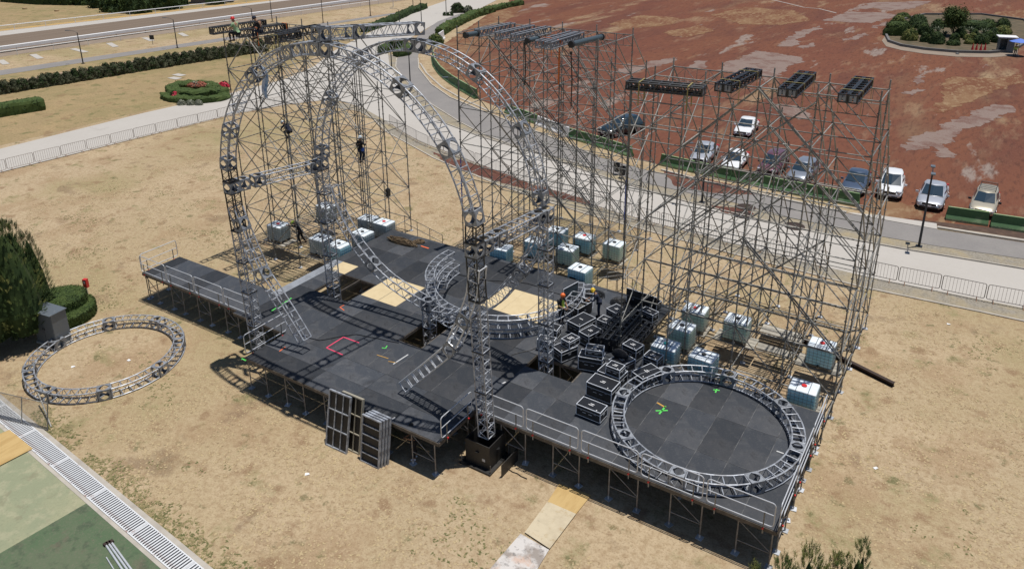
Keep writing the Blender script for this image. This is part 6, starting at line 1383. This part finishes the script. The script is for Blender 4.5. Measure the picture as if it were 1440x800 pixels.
# conifers
def conifer(label, x, y, h, r, n, seed, size=.16, leaders=5, base=.1, gap=.0, mats=None):
    mats = mats or [M_leafm, M_leafd, M_leafy]; rnd = random.Random(seed); t = thing('conifer_tree', label, 'tree', (x, y, 0), 0, 'conifers')
    MB().tube((0, 0, 0), (0, 0, h * .8), .16, 8, .03).build('trunk', M_bark, t); lim = MB(); q = MB(); tips = []
    for k in range(leaders):
        a = 2 * pi * k / leaders + rnd.uniform(-.4, .4); e = (0 if k == 0 else rnd.uniform(.35, .62)) * r; tips.append((Vector((e * cos(a), e * sin(a), 0)), h * (1 if k == 0 else rnd.uniform(.82, .98)), r * (.85 if k == 0 else rnd.uniform(.5, .66))))
    core = MB()
    for c, hh, rr in tips: core.lathe((c.x, c.y, base * h), [(rr * .45, 0), (rr * .72, hh * .18), (rr * .58, hh * .42), (rr * .25, hh * .68), (.02, hh * .8)], 9)
    for _ in range(n):
        c, hh, rr = tips[rnd.randrange(len(tips))]; z = base * h + (hh - base * h) * rnd.random() ** 1.15; f = (z - base * h) / (hh - base * h); env = rr * (min(1, .55 + f * 2.2)) * (1 - f) ** .45
        a = rnd.uniform(0, 2 * pi); cl = 1 + .28 * mnoise.noise(Vector((cos(a) * 1.6, sin(a) * 1.6, z * .9 + seed))); rad_ = env * cl * rnd.uniform(.78, 1.04)
        p = c + Vector((rad_ * cos(a), rad_ * sin(a), z)); d = Vector((cos(a) * (.75 - .35 * f), sin(a) * (.75 - .35 * f), .75 + .7 * f + rnd.uniform(-.25, .3))).normalized()
        nz = mnoise.noise(p * 1.5); q.cur = (2 if nz > .28 else 0 if nz > -.12 else 1) if len(mats) > 2 else 0
        L = size * rnd.uniform(1.2, 2.4); side = d.cross(Vector((rnd.gauss(0, 1), rnd.gauss(0, 1), rnd.gauss(0, 1)))).normalized()
        s2_ = d.cross(side)
        for k in range(6):
            u = L * k / 6; sp = (1 - k / 7) * size * .55; sd = side if k % 2 else s2_
            for sg in (-1, 1):
                b = p + d * u; tip = b + (d * .9 + sd * sg).normalized() * (size * .55 + sp * .5); w = (sd.cross(d)) * size * .085
                q.add([b - w, b + w, tip], [(0, 1, 2)])
        q.add([p + d * L * .5 - side * size * .09, p + d * L * .5 + side * size * .09, p + d * L * 1.35], [(0, 1, 2)])
    o = link('crown', q.mesh('crown', mats), t); core.build('dark_core', M_leafd, o)  # solid dark core added inside the sprays to make the crown opaque
    for k in range(16):
        a = rnd.uniform(0, 6.28); z = h * rnd.uniform(.15, .7); e = r * .5 * (1 - z / h); lim.tube((0, 0, z), (e * cos(a), e * sin(a), z + e * .7), .04, 5, .015)
    lim.build('limb', M_bark, t); return t
p = W(-24, 500); conifer('large dark green conifer at the left picture edge beside the grey cabinet', p.x, p.y + .6, 7.6, 2.5, 4300, 11, .15, 7)
p = W(22, 478); conifer('smaller conifer grown into the large one, next to the round hedge', p.x - 1.0, p.y + 1.3, 6.0, 1.5, 2000, 12, .14, 4)
for (x, y, h, r, l, sd_) in ((1143, 772, 5.6, 1.15, 'conifer tip at the bottom picture edge right of the stage corner', 21), (1212, 766, 5.3, .75, 'pointed conifer tip farthest right at the bottom picture edge', 22), (1110, 792, 5.0, .8, 'low conifer tip right beside the stage corner post at the bottom edge', 23), (1178, 790, 5.0, .8, 'low conifer tip between the two taller ones at the bottom edge', 24), (1062, 796, 4.9, .35, 'single thin conifer shoot below the shaded stage corner', 25)):
    p = W(x, y, h); conifer(l, p.x, p.y, h, r, int(900 * r + 150), sd_, .11, 4 if r > .5 else 1, mats=[M_leafy, M_leafm, M_leafy])
# garden island on the red field
isl = GP((1246, 52), (1250, 60), (1268, 66), (1300, 71), (1345, 75), (1390, 76), (1415, 74), (1432, 68), (1460, 50), (1440, 30), (1380, 22), (1300, 22), (1258, 32))
sheet('island_soil', isl, .10, mat('island_earth_shaded', (.13, .095, .055), .95, layers=[(.7, .42, .6, (.07, .06, .032), .85, 8)])); strip_path('island_kerb', isl + isl[:1], .35, .42, M_stone)  # earth darkened: shade between the shrubs is put into its colour
sheet('island_apron', GP((1240, 58), (1246, 66), (1268, 71.5), (1300, 76.5), (1345, 80.5), (1392, 81.5), (1430, 79), (1432, 68), (1415, 74), (1390, 76), (1345, 75), (1300, 71), (1268, 66), (1250, 60), (1244, 52)), .034, M_tracklight)
D, Mm, Yy = [M_leafd, M_leafm], [M_leafm, M_leafd], [M_leafy, M_leafm]
for i, (x0, x1, yt, yb, ms, fl, lb) in enumerate(((1256, 1277, 22, 34, Yy, 0, 'yellow-green shrub behind the big rounded box hedge'), (1281, 1308, 20, 37, D, 0, 'dark dome shrub at the back left of the garden island'), (1285, 1310, 29, 42, D, 0, 'flat dark shrub in front of the back dome'), (1335, 1359, 19, 38, Mm, 0, 'green dome behind the island tree'),
    (1312, 1330, 27, 42, D, 0, 'dark shrub left of the island tree'), (1380, 1405, 27, 42, Mm, .2, 'green dome at the back right of the island'), (1358, 1400, 29, 44, D, .9, 'wide flat clipped hedge at the back right of the island'), (1247, 1281, 29, 52, Mm, .6, 'big rounded box hedge at the left end of the island'), (1402, 1426, 36, 50, Yy, 0, 'yellow-green dome next to the guard booth'),
    (1292, 1309, 34, 51, D, 0, 'brown-green ball left of the agaves'), (1271, 1295, 40, 59, Yy, 0, 'large yellow-green cloud shaped shrub at the front left'), (1295, 1309, 46, 61, D, 0, 'dark ball shrub at the island front'), (1397, 1413, 47, 62, D, .3, 'dark clipped hedge left of the guard booth'),
    (1326, 1346, 28, 40, D, 0, 'dark shrub behind the trunk of the island tree'), (1404, 1424, 26, 40, D, 0, 'dark shrub behind the guard booth'), (1262, 1284, 18, 28, Mm, 0, 'rear green shrub at the far left of the island'), (1344, 1362, 40, 52, D, 0, 'dark shrub right of the island tree trunk'),
    (1309, 1331, 45, 64, D, 0, 'stepped dark topiary at the island front'), (1334, 1353, 57, 66, D, .5, 'dark flat cushion under the topiary ball'), (1337, 1351, 47, 60, D, 0, 'dark topiary ball on a cushion'), (1356, 1367, 49, 58, Yy, 0, 'small yellow-green ball at the front right'), (1363, 1375, 47, 57, Yy, 0, 'yellow-green ball right of the small one'), (1358, 1371, 55, 64, Yy, 0, 'lowest yellow-green ball at the front right'), (1372, 1395, 48, 64, D, .3, 'dark cushion shrub in front right of the island'))):
    bush_px('topiary_shrub', lb, x0, x1, yt, yb, ms, .85, 320, .13, 'shrub', 'clipped shrubs of the garden island', 100 + i, fl, .12)
def agave(label, px, py, r, n=26, seed=1):
    p = W(px, py); t = thing('agave', label, 'agave', (p.x, p.y, .1), 0, 'agaves of the garden island'); rnd = random.Random(seed); q = MB()
    for k in range(n):
        a = 2.4 * k; e = .25 + 1.0 * (k / n); d = Vector((cos(a) * cos(e), sin(a) * cos(e), sin(e))); s = Vector((-sin(a), cos(a), 0)); L = r * rnd.uniform(.8, 1.1); b = Vector((0, 0, .1)); m_ = b + d * L * .6; tp = b + d * L - Vector((0, 0, L * .15))
        q.add([b - s * .05, b + s * .05, m_ + s * .09, tp, m_ - s * .09], [(0, 1, 2, 4), (4, 2, 3)])
    q.build('leaf_rosette', mat('agave_leaf', (.10, .13, .07), .6, rnd=.15), t); MB().lathe((0, 0, 0), [(.12, 0), (.1, .15)], 8).build('stem', M_bark, t)
for i, (x, y, r) in enumerate(((1318, 48, 1.4), (1328, 52, 1.2), (1313, 42, 1.1), (1365, 47, 1.2), (1383, 50, 1.4), (1393, 52, 1.1), (1353, 44, 1.0))): agave('%s of the garden island' % ['large agave left of the tree', 'agave in front of the tree', 'agave at the back left', 'agave right of the tree', 'largest agave on the right half', 'agave next to the dark cushion', 'small agave behind the tree'][i], x, y, r, seed=i)
def broadleaf(label, px, py, h, r, n, seed, mats):
    p = W(px, py); rnd = random.Random(seed); t = thing('leafy_tree', label, 'tree', (p.x, p.y, 0)); q = MB().tube((0, 0, 0), (0.05, 0, h * .45), .13, 8, .08); q.build('trunk', M_bark, t); q = MB(); l = MB(); cl = []
    for k in range(30):
        d = Vector((rnd.gauss(0, 1), rnd.gauss(0, 1), rnd.gauss(0, .8))).normalized(); c = Vector((0, 0, h * .58)) + Vector((d.x * r, d.y * r, d.z * h * .30)) * rnd.uniform(.3, .8); cl.append(c); l.tube((0, 0, h * .4), c, .03, 5, .01)
    for c in cl:
        q.cur = rnd.choice((0, 0, 1, 2)) if len(mats) > 2 else rnd.choice((0, 1))
        for _ in range(n // 30): d = Vector((rnd.gauss(0, .4), rnd.gauss(0, .4), rnd.gauss(0, .4))); leaves(q, c + d * r * .55, (d + Z * .3).normalized(), 2, .14, 1, 1, rnd)
    q.build('crown', mats, t); l.build('limb', M_bark, t)
broadleaf('leafy green tree in the middle of the garden island', 1339, 52, 5.4, 2.15, 4200, 31, [M_leafm, M_leafd, M_leafy])
# far trees and hedges at the upper left
hedge('hedge', 'long dark clipped hedge on the infield at the top left', GP((8, 2), (60, 6), (105, 7)), 3.0, 2.6, [M_leafd, M_leafm], size=.3, dens=4)
for i, (x0, x1, yt, yb) in enumerate(((100, 132, -16, 8), (122, 150, -22, 12), (140, 172, -12, 18), (165, 185, -8, 19), (176, 206, -22, 20), (205, 246, -22, 15), (252, 262, -8, 8), (290, 312, -14, 7))):
    bush_px('dense_tree', '%s dark tree of the group beyond the racetrack at the top left' % ORD[i], x0, x1, yt, yb, [M_leafd, M_leafm], 1, 520, .34, 'tree', 'dark trees beyond the racetrack', 140 + i, 0, .4)
p = W(279, 6); box_thing('small_building', 'grey building wall beyond the racetrack cut by the top edge', 'building', p.x, p.y + 4, 0, [('wall', (0, 0, 2), (9, 4, 4), M_stone), ('window', (-2.5, -2.02, 1.8), (1.2, .06, 1.4), M_glass), ('window', (1.5, -2.02, 1.8), (1.2, .06, 1.4), M_glass), ('roof', (0, 0, 4.1), (9.6, 4.6, .2), M_concrete)], .8)
for i, c in enumerate(((35, 13.5), (80, 16.5))):
    p = W(*c); o = MB().lathe((0, 0, 0), [(.5, 0), (.45, .35), (.42, .37)], 10).build('tree_stump', mat('cut_wood', (.42, .30, .16), .8)); o.location = (p.x, p.y, 0); tag(o, ['left tree stump on the infield grass', 'right tree stump on the infield grass'][i], 'stump', 'tree stumps')

# extra low planting that closes the garden island
for i, (x0, x1, yt, yb, ms) in enumerate(((1276, 1292, 42, 54, D), (1304, 1316, 40, 52, D), (1316, 1330, 50, 63, Mm), (1346, 1358, 44, 55, Mm), (1366, 1380, 42, 55, D), (1384, 1398, 44, 58, Mm), (1268, 1282, 30, 42, D), (1392, 1406, 40, 52, D))):
    bush_px('topiary_shrub', '%s of the low filler shrubs between the clipped shapes of the garden island' % (ORD[i]), x0, x1, yt, yb, ms, .9, 260, .13, 'shrub', 'low filler shrubs of the garden island', 300 + i, 0, .3)
# cables on the stage and on the ground
def cable(label, px, z, m=M_cable, r=.018):
    P = [W(x, y, z) for x, y in px]; S = resample(P, .25); S = [p + Vector((mnoise.noise(p * 1.3) * .12, mnoise.noise(p * 1.1 + Vector((5, 0, 0))) * .12, 0)) for p in S]
    t = MB().path(S, r, 5); o = t.build('cable', m); return tag(o, label, 'cable', 'loose cables')
cable('thin black cable running from the ballast box along the stage front', ((706, 655), (716, 662), (728, 664), (742, 672)), .02)
cable('black cable lying between the road cases and the central hole', ((800, 470), (775, 480), (745, 492), (720, 500)), DZ + .02)
cable('black cable across the stage wing under the left tail truss', ((420, 470), (450, 478), (500, 470), (560, 482)), DZ + .02)
cable('cable behind the stacked curved trusses', ((640, 385), (690, 395), (740, 398), (790, 415)), DZ + .02)
# litter on the lawn
for i, (x, y) in enumerate(((181, 507), (103, 516), (1359, 424), (1334, 456), (1231, 658), (955, 700), (650, 498), (432, 667))):
    p = W(x, y); o = MB().add([(-.09, -.06, .01), (.10, -.04, .025), (.07, .08, .012), (-.08, .07, .04), (-.09, -.06, .004), (.10, -.04, .019), (.07, .08, .006), (-.08, .07, .034)], [(0, 1, 2), (0, 2, 3), (6, 5, 4), (7, 6, 4), (0, 4, 5, 1), (1, 5, 6, 2), (2, 6, 7, 3), (3, 7, 4, 0)]).build('paper_scrap', M_white); o.location = (p.x, p.y, .005 if i != 6 else DZ + .01); o.rotation_euler = (0, 0, i)
    tag(o, ['white scrap inside the grass ring', 'pale scrap at the left inside the grass ring', 'white scrap on the gravel strip at the right', 'small white scrap on the lawn below the gravel strip', 'dark-edged scrap on the lawn at the lower right', 'white scrap in the shade of the stage', 'white scrap on the stage wing', 'white scrap on the open lawn in front'][i], 'litter')
# dry tufts and weeds that stand up from the lawn
def tufts(name, n, box, mats, seed, thr, hmin, hmax, keep=None, sc=.5):
    rnd = random.Random(seed); q = MB(); cnt = 0; tries = 0
    while cnt < n and tries < n * 12:
        tries += 1; x, y = rnd.uniform(box[0], box[2]), rnd.uniform(box[1], box[3])
        if keep and not keep(x, y): continue
        nz = mnoise.noise((x * sc, y * sc, seed)) + .5 * mnoise.noise((x * sc * 4, y * sc * 4, seed))
        if nz < thr: continue
        cnt += 1; q.cur = rnd.randrange(len(mats))
        for k in range(3):
            a = rnd.uniform(0, 6.28); h = rnd.uniform(hmin, hmax) * .35; r = rnd.uniform(1.2, 2.4) * h / .35; w = .02 + .025 * rnd.random(); ux, uy = cos(a), sin(a)
            q.add([(x - uy * w, y + ux * w, 0), (x + uy * w, y - ux * w, 0), (x + ux * r, y + uy * r, h)], [(0, 1, 2)])
    return tag(q.build(name, mats), {'grass_tufts': 'dry straw tufts scattered over the lawn', 'green_weeds': 'dark green weeds in patches on the lawn', 'green_edge_grass': 'green grass fringe along the drainage channel'}[name], 'grass', kind='stuff')
def lawn(x, y):
    if -39.3 < x < -3.2 and 19 < y < 34.3: return False
    o = Vector((x, y, 0)) - Vector((0, 0, H)); dz = o.dot(CF)
    px = CX + F * o.dot(CR) / dz; py = CY - F * o.dot(CU) / dz
    if not (-20 < px < 1460 and -10 < py < 815): return False
    if (Vector((x, y, 0)) - g0).dot(gk) > -.15: return False
    # right of the lawn kerb line is promenade
    return py > 145 and (px < 470 and py > 262 - px * .25 or px >= 470 and py > 150 + (px - 470) * .315 + 20)
M_straw = mat('straw_blade', (.46, .36, .21), .9, spec=.1); M_straw2 = mat('brown_blade', (.33, .24, .145), .9, spec=.1); M_weed = mat('weed_blade', (.13, .135, .055), .85, spec=.1); M_weed2 = mat('olive_blade', (.26, .22, .11), .9, spec=.1)
tufts('grass_tufts', 26000, (-60, 10, 12, 55), [M_straw, M_straw2, M_straw], 3, -.1, .02, .06, lawn)
tufts('green_weeds', 7000, (-60, 10, 12, 55), [M_weed, M_weed2], 9, .42, .02, .055, lawn, .32)
tufts('green_edge_grass', 5000, (-34, 4, -8, 14), [M_weed, M_weed2, M_weed2], 14, -.15, .02, .065, lambda x, y: -1.5 < (Vector((x, y, 0)) - g0).dot(gk) < -.2 and R() < 1.0 + (Vector((x, y, 0)) - g0).dot(gk) * .75, .8)
